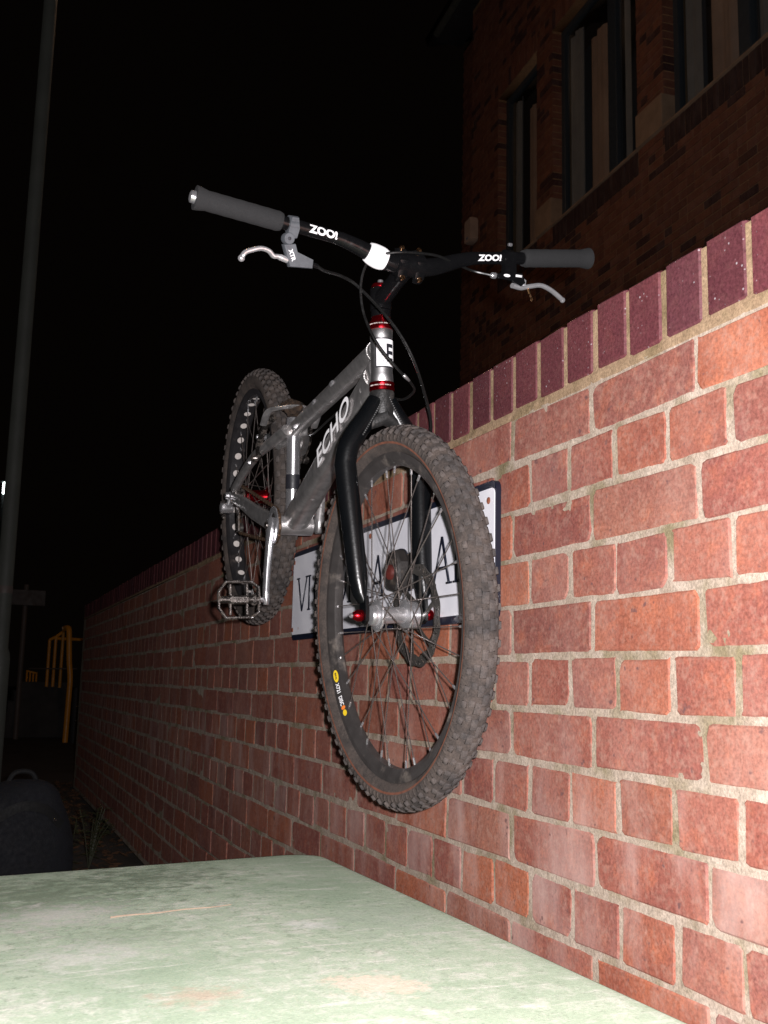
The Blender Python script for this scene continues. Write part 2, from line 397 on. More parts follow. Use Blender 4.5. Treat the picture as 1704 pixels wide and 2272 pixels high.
# ------------------------------------------------------------------ ground
GZ = -1.22
g = MB(); N = 40
ys = [-4 + 84 * (j / N) ** 1.6 for j in range(N + 1)]; xs = [-40 + 80 * (i / N) for i in range(N + 1)]
V = [(x, y, GZ + .012 * noise.noise(Vector((x * .8, y * .8, 0)))) for y in ys for x in xs]
F = [(j * (N + 1) + i, j * (N + 1) + i + 1, (j + 1) * (N + 1) + i + 1, (j + 1) * (N + 1) + i) for j in range(N) for i in range(N)]
tag(g.add(V, F).build('ground', M['ground']), kind='structure')

# ------------------------------------------------------------------ brick wall (English bond) with brick-on-edge coping
WALL_Y0, WALL_Y1, WT, CH = -2.3, 6.8, .225, .075
wall = thing('brick_wall', 'long red brick garden wall with dark upright coping bricks behind the bicycle', 'wall', (0, 0, GZ))
def Wz(z): return z - GZ            # world height to wall-local height
core = MB(); core.box((WT / 2, (WALL_Y0 + WALL_Y1) / 2, (Wz(0) - .002) / 2), (WT, WALL_Y1 - WALL_Y0 - .006, Wz(0) - .002))
core.build('mortar_core', M['mortar'], wall)
# rough mortar skin where it can be seen closely
mb = MB(); y0, y1, z0, z1, st = -.95, 2.25, -.9, -.001, .0062
ny, nz = int((y1 - y0) / st), int((z1 - z0) / st); V = []
for j in range(nz + 1):
    for i in range(ny + 1):
        y = y0 + (y1 - y0) * i / ny; z = z0 + (z1 - z0) * j / nz
        n = noise.noise(Vector((y * 38, z * 38, 1))) * .55 + noise.noise(Vector((y * 110, z * 110, 5))) * .45 + .5 * noise.noise(Vector((y * 9, z * 9, 9)))
        V.append((-.0030 - .0013 * n, y, Wz(z)))
F = [(j * (ny + 1) + i, (j + 1) * (ny + 1) + i, (j + 1) * (ny + 1) + i + 1, j * (ny + 1) + i + 1) for j in range(nz) for i in range(ny)]
me = bpy.data.meshes.new('mortar_face'); me.from_pydata(V, [], F); me.materials.append(M['mortar']); me.polygons.foreach_set('use_smooth', [True] * len(F))
link('mortar_face', me, wall)

def sheet(name, x, y0, y1, z0, z1, st, mat):        # finely divided face (one huge quad self-shadows in raking light)
    ny, nz = max(1, int((y1 - y0) / st)), max(1, int((z1 - z0) / st)); m = MB()
    V = [(x + .0003 * noise.noise(Vector((i * .9, j * .9, 3))), y0 + (y1 - y0) * i / ny, Wz(z0 + (z1 - z0) * j / nz)) for j in range(nz + 1) for i in range(ny + 1)]
    m.add(V, [(j * (ny + 1) + i, (j + 1) * (ny + 1) + i, (j + 1) * (ny + 1) + i + 1, j * (ny + 1) + i + 1) for j in range(nz) for i in range(ny)]); return m.build(name, mat, wall)
sheet('mortar_face', -.0006, 2.25, WALL_Y1, -1.215, -.001, .02, M['mortar']); sheet('mortar_face', -.0006, WALL_Y0, -.95, -1.215, -.001, .03, M['mortar'])
sheet('coping_joint_face', -.0030, WALL_Y0, WALL_Y1, .001, .0985, .014, M['mortar_tan'])
def brick_shape(L, H, D, rr, n_side=3, bev=.0024, jit=.0021):
    """irregular rounded outline in local (y, z); face at x=0, body to +x"""
    pts = []
    a, b = L / 2, H / 2
    for sx, sy, a0 in ((1, 1, 0), (-1, 1, pi / 2), (-1, -1, pi), (1, -1, 1.5 * pi)):
        q = rr.choice((.003, .004, .005, .006, .009, .012))
        for k in (0, 1, 2) if n_side > 2 else (0, 2):
            t = a0 + pi / 4 * k; pts.append((sx * (a - q) + q * math.cos(t), sy * (b - q) + q * math.sin(t)))
    pts = [(p[0] + rr.uniform(-jit, jit), p[1] + rr.uniform(-jit, jit)) for p in pts]
    n = len(pts); V = []
    ins = [(p[0] * (1 - bev * 2 / L), p[1] * (1 - bev * 2 / H)) for p in pts]
    tx, tz = (rr.uniform(-.0005, .0005), rr.uniform(-.0008, .0008)) if n_side > 2 else (0, 0)
    V += [(tx * p[0] / a + tz * p[1] / b, p[0], p[1]) for p in ins]
    V += [(.0019 + tx * p[0] / a + tz * p[1] / b, p[0], p[1]) for p in pts]
    V += [(D, p[0], p[1]) for p in pts]
    F = [tuple(range(n))]
    for i in range(2):
        for k in range(n): F.append((i * n + k, i * n + n + k, i * n + n + (k + 1) % n, i * n + (k + 1) % n))
    return V, F
SL, HL = .2295, .11475
def mk(V, F, name, mat):
    m = MB(); m.add(V, F); return m.mesh(name, mat, True, 14)
strv = [mk(*brick_shape(SL - .0080, CH - .0080, .05, R), 'brick', M['brick']) for _ in range(10)]
hdrv = [mk(*brick_shape(HL - .0078, CH - .0080, .05, R), 'brick', M['brick']) for _ in range(12)]
bricks = []
for c in range(1, 17):
    zc = -(c - .5) * CH
    if c % 2: pitch, off = SL, SL / 2
    else: pitch, off = HL, 0.0
    k0 = int((WALL_Y0 - off) / pitch) ; k = k0
    while True:
        y = k * pitch + off; k += 1
        if y - pitch / 2 < WALL_Y0 - .001: continue
        if y + pitch / 2 > WALL_Y1 + .001: break
        pr = project((0, y, zc)); inside = pr and -60 < pr[0] < 1764 and -60 < pr[1] < 2332
        size = (pitch * CH / pr[2] ** 2 * abs(CAM.x) / pr[2]) if inside else 0
        # hidden behind the bin
        if inside and zc < -.80 and y < .9: size *= .05
        bricks.append((size, c, y, zc, pitch))
bricks.sort(key=lambda q: -q[0])
rest = MB(); rest_rnd = []
for i, (size, c, y, zc, pitch) in enumerate(bricks):
    dy, dz, dx = R.uniform(-.0022, .0022), R.uniform(-.0018, .0018), (R.uniform(-.0047, -.0039) if y < 2.25 else R.uniform(-.0014, -.0010))
    if i < 300:
        me = R.choice(strv if c % 2 else hdrv); rot = R.choice((0, 1)) * pi + R.uniform(-.012, .012)
        link('brick', me, wall, Matrix.Translation((dx, y + dy, Wz(zc + dz))) @ Matrix.Rotation(rot, 4, 'X'))
    else:
        V, F = brick_shape(pitch - .0100, CH - .0092, .03, R, 2)
        rest.add([(x + dx, yy + y + dy, zz + Wz(zc + dz)) for x, yy, zz in V], F); rest_rnd += [R.random()] * len(F)
def with_rnd(me, vals):
    a = me.attributes.new('rnd', 'FLOAT', 'FACE'); a.data.foreach_set('value', vals); return me
me = bpy.data.meshes.new('brickwork'); me.from_pydata(rest.v, [], rest.f); me.materials.append(M['brick_far']); with_rnd(me, rest_rnd)
tag(link('brickwork', me, wall), kind='stuff')
# coping: bricks on edge, engineering brick, tan joints set a little below their tops
CP, CHT = .0786, .1035
cm = MB(); cm.box((WT / 2, (WALL_Y0 + WALL_Y1) / 2, Wz(CHT / 2 - .004)), (WT + .005, WALL_Y1 - WALL_Y0 - .004, CHT - .004)); cm.build('coping_mortar', M['mortar_tan'], wall)
cb = MB(); V = []; ny = 620; rows = 7     # rough bed joint under the coping
for j in range(rows + 1):
    for i in range(ny + 1):
        y = -.95 + 3.6 * i / ny; z = -.006 + .016 * j / rows
        n = noise.noise(Vector((y * 60, z * 90, 2))) + .5 * noise.noise(Vector((y * 170, z * 200, 6)))
        V.append((-.0036 - .0013 * n + (.004 if j in (0, rows) else 0), y, Wz(z)))
cb.add(V, [(j * (ny + 1) + i, (j + 1) * (ny + 1) + i, (j + 1) * (ny + 1) + i + 1, j * (ny + 1) + i + 1) for j in range(rows) for i in range(ny)])
cb.build('coping_bed', M['mortar_tan'], wall)
def cope_shape(rr):
    m = MB(); m.box((WT / 2 - .001, 0, 0), (WT + .0085, CP - .0100, CHT - .010), bev=.003)
    m.v = [(x + (rr.uniform(-.0004, .0004)), y + rr.uniform(-.0007, .0007), z + rr.uniform(-.0008, .0008)) for x, y, z in m.v]
    return m.mesh('coping_brick', M['coping'], True, 30)
copes = [cope_shape(R) for _ in range(9)]
y = -.321 - CP * int((-.321 - WALL_Y0) / CP) + CP / 2
while y < WALL_Y1 - CP / 2:
    link('coping_brick', R.choice(copes), wall, Matrix.Translation((R.uniform(-.0006, .0006), y + R.uniform(-.0015, .0015), Wz(.0055 + CHT / 2 + R.uniform(-.002, .0008)))) @ Matrix.Rotation(R.uniform(-.01, .01), 4, 'X')); y += CP

# ------------------------------------------------------------------ street name plate on the wall
sg = thing('street_name_sign', 'white enamel street name plate lettered VICTORIA ROAD screwed to the brick wall', 'sign', (-.0058, .603, -.3155))
HW, HH = .569, .223      # half length, height; local y runs from +HW (left end as read) to -HW
def rrect(hw, z0, z1, r, n=4):
    P = []
    for cx, cz, a0 in ((hw - r, z1 - r, 0), (-hw + r, z1 - r, pi / 2), (-hw + r, z0 + r, pi), (hw - r, z0 + r, 1.5 * pi)):
        for k in range(n + 1): t = a0 + pi / 2 * k / n; P.append((cx + r * math.cos(t), cz + r * math.sin(t)))
    return P
SY, SZ = Vector((0, 1, 0)), Vector((0, 0, 1))
MB().prism(rrect(HW, 0, HH, .014), (-.0045, 0, 0), SY, SZ, .0045).build('backing_plate', M['navy'], sg, True, 30)
MB().prism(rrect(HW - .0030, .0135, HH - .0125, .010), (-.0098, 0, 0), SY, SZ, .0011).build('white_panel', M['sign'], sg, True, 30)
for (yy, zz) in ((HW - .012, HH - .026), (HW - .012, .026), (-HW + .022, HH - .032), (-HW + .02, .03), (0, HH - .024)):
    MB().ball((-.0112, yy, zz), .006, 10, (.4, 1, 1)).build('screw', M['rust'], sg)
# raised serif capitals
H = .085; T, t_ = .0062, .0036; SF, sh = .0055, .0035
def stroke(m, a, b, wd):       # slanted bar between (y,z) points, y grows to the reader's right
    m.prism([(a[0] - wd / 2, a[1]), (a[0] + wd / 2, a[1]), (b[0] + wd / 2, b[1]), (b[0] - wd / 2, b[1])], (0, 0, 0), Vector((0, -1, 0)), SZ, .0013)
def serif(m, x, z, half):
    z0 = z if z < H / 2 else z - sh
    m.prism([(x - half, z0), (x + half, z0), (x + half, z0 + sh), (x - half, z0 + sh)], (-.0002, 0, 0), Vector((0, -1, 0)), SZ, .0013)
def arc(m, cx, cz, rx, rz, a0, a1, wide, thin):
    n = 20
    for i in range(n):
        q0, q1 = a0 + (a1 - a0) * i / n, a0 + (a1 - a0) * (i + 1) / n
        def pt(q, s):
            wv = thin + (wide - thin) * abs(math.cos(q)); return (cx + (rx + s * wv / 2) * math.cos(q), cz + (rz + s * thin / 2) * math.sin(q))
        m.prism([pt(q0, -1), pt(q0, 1), pt(q1, 1), pt(q1, -1)], (0, 0, 0), Vector((0, -1, 0)), SZ, .0013)
def letter(ch, x, wd):
    m = MB(); x0, x1, xc = x, x + wd, x + wd / 2
    if ch == 'V': stroke(m, (x0 + .008, H), (xc, 0), T); stroke(m, (x1 - .006, H), (xc, 0), t_); serif(m, x0 + .008, H, .011); serif(m, x1 - .006, H, .009)
    if ch == 'A': stroke(m, (x0 + .006, 0), (xc, H), t_); stroke(m, (x1 - .008, 0), (xc, H), T); serif(m, x0 + .006, 0, .009); serif(m, x1 - .008, 0, .011); stroke(m, (xc, .026), (xc, .032), wd * .48)
    if ch == 'I': stroke(m, (xc, 0), (xc, H), T); serif(m, xc, 0, .010); serif(m, xc, H, .010)
    if ch == 'T': stroke(m, (xc, 0), (xc, H), T); serif(m, xc, 0, .011); serif(m, xc, H, wd / 2); 
    if ch == 'T':
        for s in (-1, 1): stroke(m, (xc + s * (wd / 2 - .002), H - .016), (xc + s * (wd / 2 - .002), H), t_)
    if ch == 'C': arc(m, xc, H / 2, wd / 2 - T / 2, H / 2 - t_ / 2, .7, 2 * pi - .7, T, t_); stroke(m, (x1 - .006, H * .70), (x1 - .006, H * .97), t_)
    if ch == 'O': arc(m, xc, H / 2, wd / 2 - T / 2, H / 2 - t_ / 2, 0, 2 * pi, T, t_)
    if ch in 'RD':
        stroke(m, (x0 + .010, 0), (x0 + .010, H), T); serif(m, x0 + .010, 0, .010); serif(m, x0 + .008, H, .009)
    if ch == 'D': arc(m, x0 + .012, H / 2, wd - .012 - T / 2, H / 2 - t_ / 2, -pi / 2, pi / 2, T, t_)
    if ch == 'R':
        arc(m, x0 + .014, H * .74, wd * .5, H * .26 - t_ / 2, -pi / 2, pi / 2, T, t_); stroke(m, (x1 - .008, 0), (x0 + .026, H * .5), T); serif(m, x1 - .007, 0, .009)
    m.xf(lambda p: Vector((p.x - .0118, p.y + .603 * 0, p.z + .0690)))
    m.build('letter', M['navy'], sg, True, 30)
for ch, ya, yb in (('V', 1.126, 1.038), ('I', 1.034, 1.012), ('C', .985, .918), ('T', .912, .838), ('O', .825, .748), ('R', .735, .660), ('I', .642, .620), ('A', .592, .514), ('R', .445, .372), ('O', .362, .285), ('A', .276, .196), ('D', .186, .108)):
    letter(ch, .603 - ya, ya - yb)

# ------------------------------------------------------------------ grit bin in front of the wall
def binz(x, y): return -.766 - .017 * (y - .1) + .034 * (x + .06)
gb = thing('grit_bin', 'scuffed pale green plastic grit bin with a flat rounded lid beside the brick wall', 'bin', (-.47, .06, GZ))
def rr_out(x0, x1, y0, y1, r, n=8):
    P = []
    for cx, cy, a0 in ((x1 - r, y1 - r, 0), (x0 + r, y1 - r, pi / 2), (x0 + r, y0 + r, pi), (x1 - r, y0 + r, 1.5 * pi)):
        for k in range(n + 1): t = a0 + pi / 2 * k / n; P.append((cx + r * math.cos(t), cy + r * math.sin(t)))
    return P
lm = MB(); rings = []
X0, X1, Y0, Y1 = -.93, -.033, -.70, .825
for ins, dz in ((.012, -.085), (0, -.08), (0, -.03), (.004, -.016), (.012, -.006), (.024, -.0012), (.04, 0), (.10, .0015), (.20, .004), (.32, .006), (.42, .007)):
    r = max(.085 - ins * .6, .02); P = rr_out(X0 + ins, X1 - ins, Y0 + ins, Y1 - ins, r)
    rings.append([(x, y, binz(x, y) + dz) for x, y in P])
n = len(rings[0]); V = [(x + .47, y - .06, z - GZ) for rg in rings for x, y, z in rg]; F = []
for i in range(len(rings) - 1):
    for k in range(n): F.append((i * n + k, i * n + (k + 1) % n, i * n + n + (k + 1) % n, i * n + n + k))
F.append(tuple((len(rings) - 1) * n + k for k in range(n))); F.append(tuple(range(n - 1, -1, -1)))
lm.add(V, F).build('lid', M['lid'], gb, True, 60)
bm_ = MB(); rings = []
for ins, z in ((.10, GZ), (.09, GZ + .02), (.045, -.90), (.045, -.855)):
    rings.append([(x, y, z + (0 if z < -1 else binz(x, y) + .766)) for x, y in rr_out(X0 + ins, X1 - ins, Y0 + ins, Y1 - ins, .06)])
V = [(x + .47, y - .06, z - GZ) for rg in rings for x, y, z in rg]; F = []
for i in range(len(rings) - 1):
    for k in range(n): F.append((i * n + k, i * n + (k + 1) % n, i * n + n + (k + 1) % n, i * n + n + k))
F.append(tuple(3 * n + k for k in range(n))); F.append(tuple(range(n - 1, -1, -1)))
bm_.add(V, F).build('body', M['lid'], gb, True, 50)
MB().tube([(-.48, -.25, .38), (-.475, .25, .38)], .012, 10).build('handle', M['bagblack'], gb)
# a dry stalk lying on the lid
pa = [(-.545 + .19 * k / 10, .268 + .016 * k / 10 + .003 * math.sin(k * 1.3), 0) for k in range(11)]
pa = [(x, y, binz(x, y) + .0076) for x, y, _ in pa]
st = MB().tube(pa, [.0015 - .0008 * k / 10 for k in range(11)], 6); o = st.build('dry_stalk', M['straw'])
tag(o, 'thin pale dry stalk lying across the green bin lid', 'stalk')

# ------------------------------------------------------------------ bicycle (local frame: x forward, y left, z up, origin at the bottom bracket)
bike = thing('bicycle', 'bare metal trials bicycle hanging by one pedal from the brick wall coping', 'bicycle')
BR = Matrix.Rotation(-1.5654, 4, 'Z') @ Matrix.Rotation(.3513, 4, 'Y') @ Matrix.Rotation(.0557, 4, 'X')
bike.matrix_world = Matrix.Translation((-.0966, .8913, -.0631)) @ BR
RA = Vector((-.3945, 0, -.0103)); FA = Vector((.6611, 0, -.0103)); HA = math.radians(72)
AX = Vector((-math.cos(HA), 0, math.sin(HA))); FW = Vector((math.sin(HA), 0, math.cos(HA)))
FOOT = FA - FW * .038; CROWN = FOOT + AX * .4041; YV = Vector((0, 1, 0))
SM = Matrix.Translation(FOOT) @ Matrix.Rotation(.0732, 4, AX) @ Matrix.Translation(-FOOT)
def S(p): return SM @ Vector(p)
CLAMP = CROWN + AX * .1987 + FW * .1188

def part(m, name, mat, parent=bike, steer=False, smooth=True, ang=40):
    if steer: m.xf(lambda p: SM @ p)
    return m.build(name, mat, parent, smooth, ang)

def make_wheel(name, C, steer, tyre_r, kind):
    """wheel about the y axis at C; rim is the part, everything else hangs under it"""
    front = kind == 'front'
    hw = .0155 if front else .0235
    Rm, tr = (.3055, tyre_r) 
    # rim: a closed section, deep box
    ri = .261 if front else .2665
    prof = [(.2835, -hw), (.2845, -hw + .0015), (.2795, -hw + .004), (.2785, 0), (.2795, hw - .004), (.2845, hw - .0015), (.2835, hw),
            (.274, hw), (ri + .003, hw * (.62 if front else .86)), (ri, hw * (.45 if front else .7)), (ri - .0006, 0), (ri, -hw * (.45 if front else .7)), (ri + .003, -hw * (.62 if front else .86)), (.274, -hw)]
    m = MB(); m.lathe(prof, C, YV, 96, close=True)
    rim = part(m, name, M['rim'] if front else M['rim_black'], bike, steer, True, 28)
    # tyre carcass
    m = MB(); pr = []
    for k in range(22):
        a = 2 * pi * k / 22; pr.append((Rm + tr * .98 * math.cos(a) * (1.0 if math.cos(a) > 0 else .95), tr * (1.0 if not front else 1.0) * math.sin(a)))
    m.lathe(pr, C, YV, 120, close=True); part(m, 'tyre', M['tyre'], rim, steer)
    # tread blocks
    m = MB(); rr = random.Random(3 if front else 5); NP = 74 if front else 60
    rows = ((.21, .0112, .0190, .0019, 0), (-.21, .0112, .0190, .0019, .5), (.62, .0098, .0120, .0024, .25), (-.62, .0098, .0120, .0024, .75), (1.05, .0090, .0115, .0050, 0), (-1.05, .0090, .0115, .0050, .5)) if front else \
           ((.17, .0115, .017, .0038, 0), (-.17, .0115, .017, .0038, .5), (.55, .012, .016, .004, .5), (-.55, .012, .016, .004, 0), (.98, .012, .015, .0055, 0), (-.98, .012, .015, .0055, .5))
    for mi, lw, ll, hh, ph in rows:
        for k in range(NP):
            a = 2 * pi * (k + ph) / NP + rr.uniform(-.006, .006)
            er = Vector((math.cos(a), 0, math.sin(a))); et = Vector((-math.sin(a), 0, math.cos(a)))
            nrm = er * math.cos(mi) + YV * math.sin(mi); lat = -er * math.sin(mi) + YV * math.cos(mi)
            p = C + er * Rm + nrm * (tr * .97 + hh / 2 - .0006)
            sk = rr.uniform(-.16, .16); T2 = et * math.cos(sk) + lat * math.sin(sk); L2 = lat * math.cos(sk) - et * math.sin(sk)
            m.box(p, (ll * rr.uniform(.88, 1.1), lw * rr.uniform(.85, 1.1), hh), T2, L2, nrm, taper=.82)
    tag(part(m, 'tread_blocks', M['tread'], rim, steer, True, 30), kind='stuff')
    if front:                         # shallow ribs of the shoulder and the thin rust-red line
        m = MB()
        for s_ in (-1, 1):
            mi = s_ * 1.44
            for k in range(132):
                a = 2 * pi * k / 132; er = Vector((math.cos(a), 0, math.sin(a))); et = Vector((-math.sin(a), 0, math.cos(a)))
                nrm = er * math.cos(mi) + YV * math.sin(mi); lat = -er * math.sin(mi) + YV * math.cos(mi)
                m.box(C + er * Rm + nrm * (tr * .98 + .0004), (.0052, .011, .0022), et, lat, nrm, taper=.7)
        tag(part(m, 'shoulder_ribs', M['tyre'], rim, steer), kind='stuff')
        for s_ in (-1, 1):
            mi = 1.78; m = MB(); m.lathe([(Rm + (tr + .0006) * math.cos(mi + d), s_ * (tr + .0006) * math.sin(mi + d)) for d in (-.07, -.03, .03, .07)], C, YV, 120)
            m.f = [f for f in m.f if len(f) == 4]; m.mi = [0] * len(m.f)
            part(m, 'sidewall_line', M['stripe'], rim, steer)
    # hub
    m = MB()
    if front:
        m.lathe([(.006, -.050), (.011, -.0495), (.0165, -.046), (.0185, -.041), (.0185, -.036), (.0275, -.0345), (.0285, -.033), (.0275, -.0305), (.0150, -.027), (.0140, 0), (.0150, .016),
                 (.0275, .0200), (.0290, .022), (.0275, .0245), (.019, .027), (.019, .034), (.0235, .036), (.0235, .0405), (.012, .042), (.010, .050), (.006, .0505)], C, YV, 40)
        hub = part(m, 'hub', M['silver'], rim, steer, True, 32)
        fr, fy0, fy1 = .0255, -.0325, .0222
    else:
        m.lathe([(.008, -.032), (.024, -.031), (.0285, -.029), (.0285, -.0262), (.0195, -.022), (.0175, -.012), (.0175, .012), (.0195, .024), (.0295, .0275), (.0295, .031), (.024, .034), (.008, .036)], C, YV, 40)
        hub = part(m, 'hub', M['red'], rim, steer, True, 32)
        fr, fy0, fy1 = .0255, -.0275, .0292
    # spokes: 32, three-cross; one shared mesh, each its own object
    sm = MB(); sm.tube([(0, 0, 0), (0, 0, 1)], .00105, 6); sm.lathe([(.0019, .948), (.0022, .955), (.0022, .99), (.0016, .9995)], (0, 0, 0), (0, 0, 1), 7, m=1)
    sme = sm.mesh('spoke', [M['spoke'], M['silver']])
    for k in range(32):
        side = -1 if k % 2 else 1; th = 2 * pi * k / 32 + .04
        off = (1 if (k // 2) % 2 else -1) * 1.16
        fy = (fy0 if side < 0 else fy1) + (.0015 if (k // 2) % 2 else -.0015)
        a = Vector((fr * math.cos(th + off), fy, fr * math.sin(th + off))); b = Vector(((ri - .0002) * math.cos(th), side * .0035, (ri - .0002) * math.sin(th)))
        x, y, z = frame(b - a); L = (b - a).length
        Mx = Matrix((( x.x, y.x, z.x * L, a.x + C.x), (x.y, y.y, z.y * L, a.y + C.y), (x.z, y.z, z.z * L, a.z + C.z), (0, 0, 0, 1)))
        link('spoke', sme, rim, (SM @ Mx) if steer else Mx)
    return rim, ri, hw

# frame ------------------------------------------------------------
HT0, HT1 = CROWN + AX * .016, CROWN + AX * .114
m = MB(); m.lathe([(.0205, 0), (.0212, .001), (.0205, .014), (.0198, .02), (.0198, .078), (.0205, .084), (.0212, .097), (.0205, .098)], HT0, AX, 40)
ht = part(m, 'head_tube', M['headtube'], ang=50)
for a0, nm in ((.0005, 'lower'), (.114, 'upper')):
    m = MB()
    if a0 < .05: m.lathe([(.0205, 0), (.0225, .001), (.0228, .006), (.0222, .010), (.0228, .0115), (.0225, .0155)], CROWN + AX * a0, AX, 40)
    else: m.lathe([(.0225, 0), (.0230, .002), (.0228, .010), (.0220, .0115), (.0215, .014), (.0185, .018), (.0175, .024), (.0165, .025)], CROWN + AX * a0, AX, 40)
    cup = part(m, 'headset_cup', M['red'])
    mm = MB()
    for k in range(30):        # worn engraved lettering round the cup, too small to read
        if k % 7 == 6: continue
        a = -2.3 + k * .062; d = FW * math.cos(a + .9) + YV * math.sin(a + .9)
        mm.box(CROWN + AX * (a0 + .0085) + d * .02285, (.0007, .0017 + .0006 * (k % 3 == 0), .0005), d.cross(AX), AX, d)
    part(mm, 'engraving', M['tape'], cup)
# maker's sticker wrapped round the head tube
def ht_patch(a0, a1, h0, h1, off, n=14):
    V = []
    for j in (0, 1):
        for i in range(n + 1):
            a = a0 + (a1 - a0) * i / n; V.append(HT0 + AX * (h0, h1)[j] + (FW * math.cos(a) + YV * math.sin(a)) * (.0204 + off))
    return V, [(i, i + 1, n + 2 + i, n + 1 + i) for i in range(n)]
m = MB(); m.add(*ht_patch(-.90, 1.25, .025, .080, .0003)); stk = part(m, 'head_sticker', M['ink'], ht)
m = MB(); m.add(*ht_patch(-.80, 1.25, .0275, .0775, .0007)); part(m, 'sticker_ground', M['white'], ht)
m = MB(); m.add(*ht_patch(.10, .32, .036, .069, .0011)); 
for h in (.036, .049, .062): m.add(*ht_patch(.10, .85, h, h + .007, .0011))
part(m, 'sticker_mark', M['ink'], ht)
m = MB()
for k, ch in enumerate('ECHO'):
    V, F = text_mesh(ch, .0115, 0); m.add([HT0 + AX * (.068 - .0105 * k + v.y) + (FW * math.cos(-.55 + .18 * k + v.x / .0204) + YV * math.sin(-.55 + .18 * k + v.x / .0204)) * .0216 for v in V], F)
part(m, 'sticker_letters', M['greyink'], ht)
# top tube and down tube
TT0, TT1 = CROWN + AX * .082 - FW * .012, Vector((-.072, 0, .214))
tt = part(MB().tube([TT0 + (TT1 - TT0) * k / 6 for k in range(7)], [.0195, .0195, .019, .0188, .0185, .018, .0175], 20), 'top_tube', M['alu_dark'])
DT0, DT1 = CROWN + AX * .040 - FW * .010, Vector((-.006, 0, .006))
dtd = (DT1 - DT0).normalized(); dtn = YV.cross(dtd)      # dtn points up/back or down/forward
dt = part(MB().tube([DT0, DT0.lerp(DT1, .15), DT0.lerp(DT1, .45), DT0.lerp(DT1, .8), DT1], [(.020, .027), (.021, .029), (.0245, .0285), (.027, .0275), (.029, .026)], 28, ref=YV, pw=3.0), 'down_tube', M['alu_dark'])
# ECHO lettering on the chain side of the down tube
V, F = text_mesh('ECHO', .062, .0012)
ex = -dtd; ez = Vector((ex.z * -1, 0, ex.x)); wmax = max(v.x for v in V); sx = .112 / wmax
P0 = DT0.lerp(DT1, .355)
def echo(off, grow):
    out = []
    for v in V: out.append(P0 + ex * (v.x * sx + v.y * .18) + ez * (v.y * .86 * grow + .004) + YV * off)
    return out
dtxt = MB(); dtxt.add(echo(-.0262, 1.0), F); part(dtxt, 'lettering', M['white'], dt)
# gussets, weld beads
g1 = MB(); g1.prism([(0, 0), (.10, -.046), (.028, -.052), (.004, -.050)], TT0 + Vector((0, 0, -.014)), Vector((-1, 0, 0)), Vector((0, 0, 1)), .004); part(g1, 'gusset', M['alu_dark'])
def weld(c, axis, r, n, mat, squash=1.0, parent=bike, a0=0, a1=2 * pi):
    x, y, z = frame(axis); mm = MB()
    for k in range(n):
        a = a0 + (a1 - a0) * k / n; mm.ball(Vector(c) + x * r * math.cos(a) + y * r * math.sin(a) * squash, .0022, 6)
    return part(mm, 'weld_bead', mat, parent)
weld(TT0 + (TT1 - TT0).normalized() * .014, TT1 - TT0, .0192, 34, M['alu_dark'], parent=tt)
weld(DT0 + dtd * .02, dtd, .0235, 40, M['alu_dark'], parent=dt)
# seat tube, clamp, pad
ST0, ST1 = Vector((-.030, 0, .004)), Vector((-.086, 0, .240)); sd = (ST1 - ST0).normalized()
stb = part(MB().lathe([(.0158, 0), (.0158, (ST1 - ST0).length - .03), (.0172, (ST1 - ST0).length - .029), (.0172, (ST1 - ST0).length - .004), (.0160, (ST1 - ST0).length)], ST0, sd, 28), 'seat_tube', M['chrome'])
mm = MB(); mm.lathe([(.01605, 0), (.01605, .034)], ST0 + sd * .075, sd, 28); mm.f = [f for f in mm.f if len(f) == 4]; mm.mi = [0] * len(mm.f); part(mm, 'frame_sticker', M['ink'], stb)
mm = MB(); V, F = text_mesh('MADE', .011, .0003)
def cyl_wrap(V, c, axis, r, a0, along=1, up=None):
    x, y, z = frame(axis)
    return [Vector(c) + z * v.y + (x * math.cos(a0 + v.x / r) + y * math.sin(a0 + v.x / r)) * r for v in V]
mm = MB()
mm.box(ST1 - sd * .018 + Vector((.019, -.004, 0)), (.012, .012, .014), bev=.002); part(mm, 'seat_clamp_bolt', M['chrome'], stb)
pad = MB(); pad.ball((0, 0, 0), 1, 22, (.034, .026, .019))
pad.xf(lambda p: Vector((-.095, 0, .262)) + p * (1 + .35 * noise.noise(p * 70)) + Vector((0, 0, .006 * noise.noise(p * 160))))
part(pad, 'seat_pad', M['leather'])
# bottom bracket shell
m = MB(); m.lathe([(.019, -.040), (.0225, -.0385), (.0225, .0385), (.019, .040)], (0, 0, 0), YV, 32); part(m, 'bottom_bracket_shell', M['alu'])
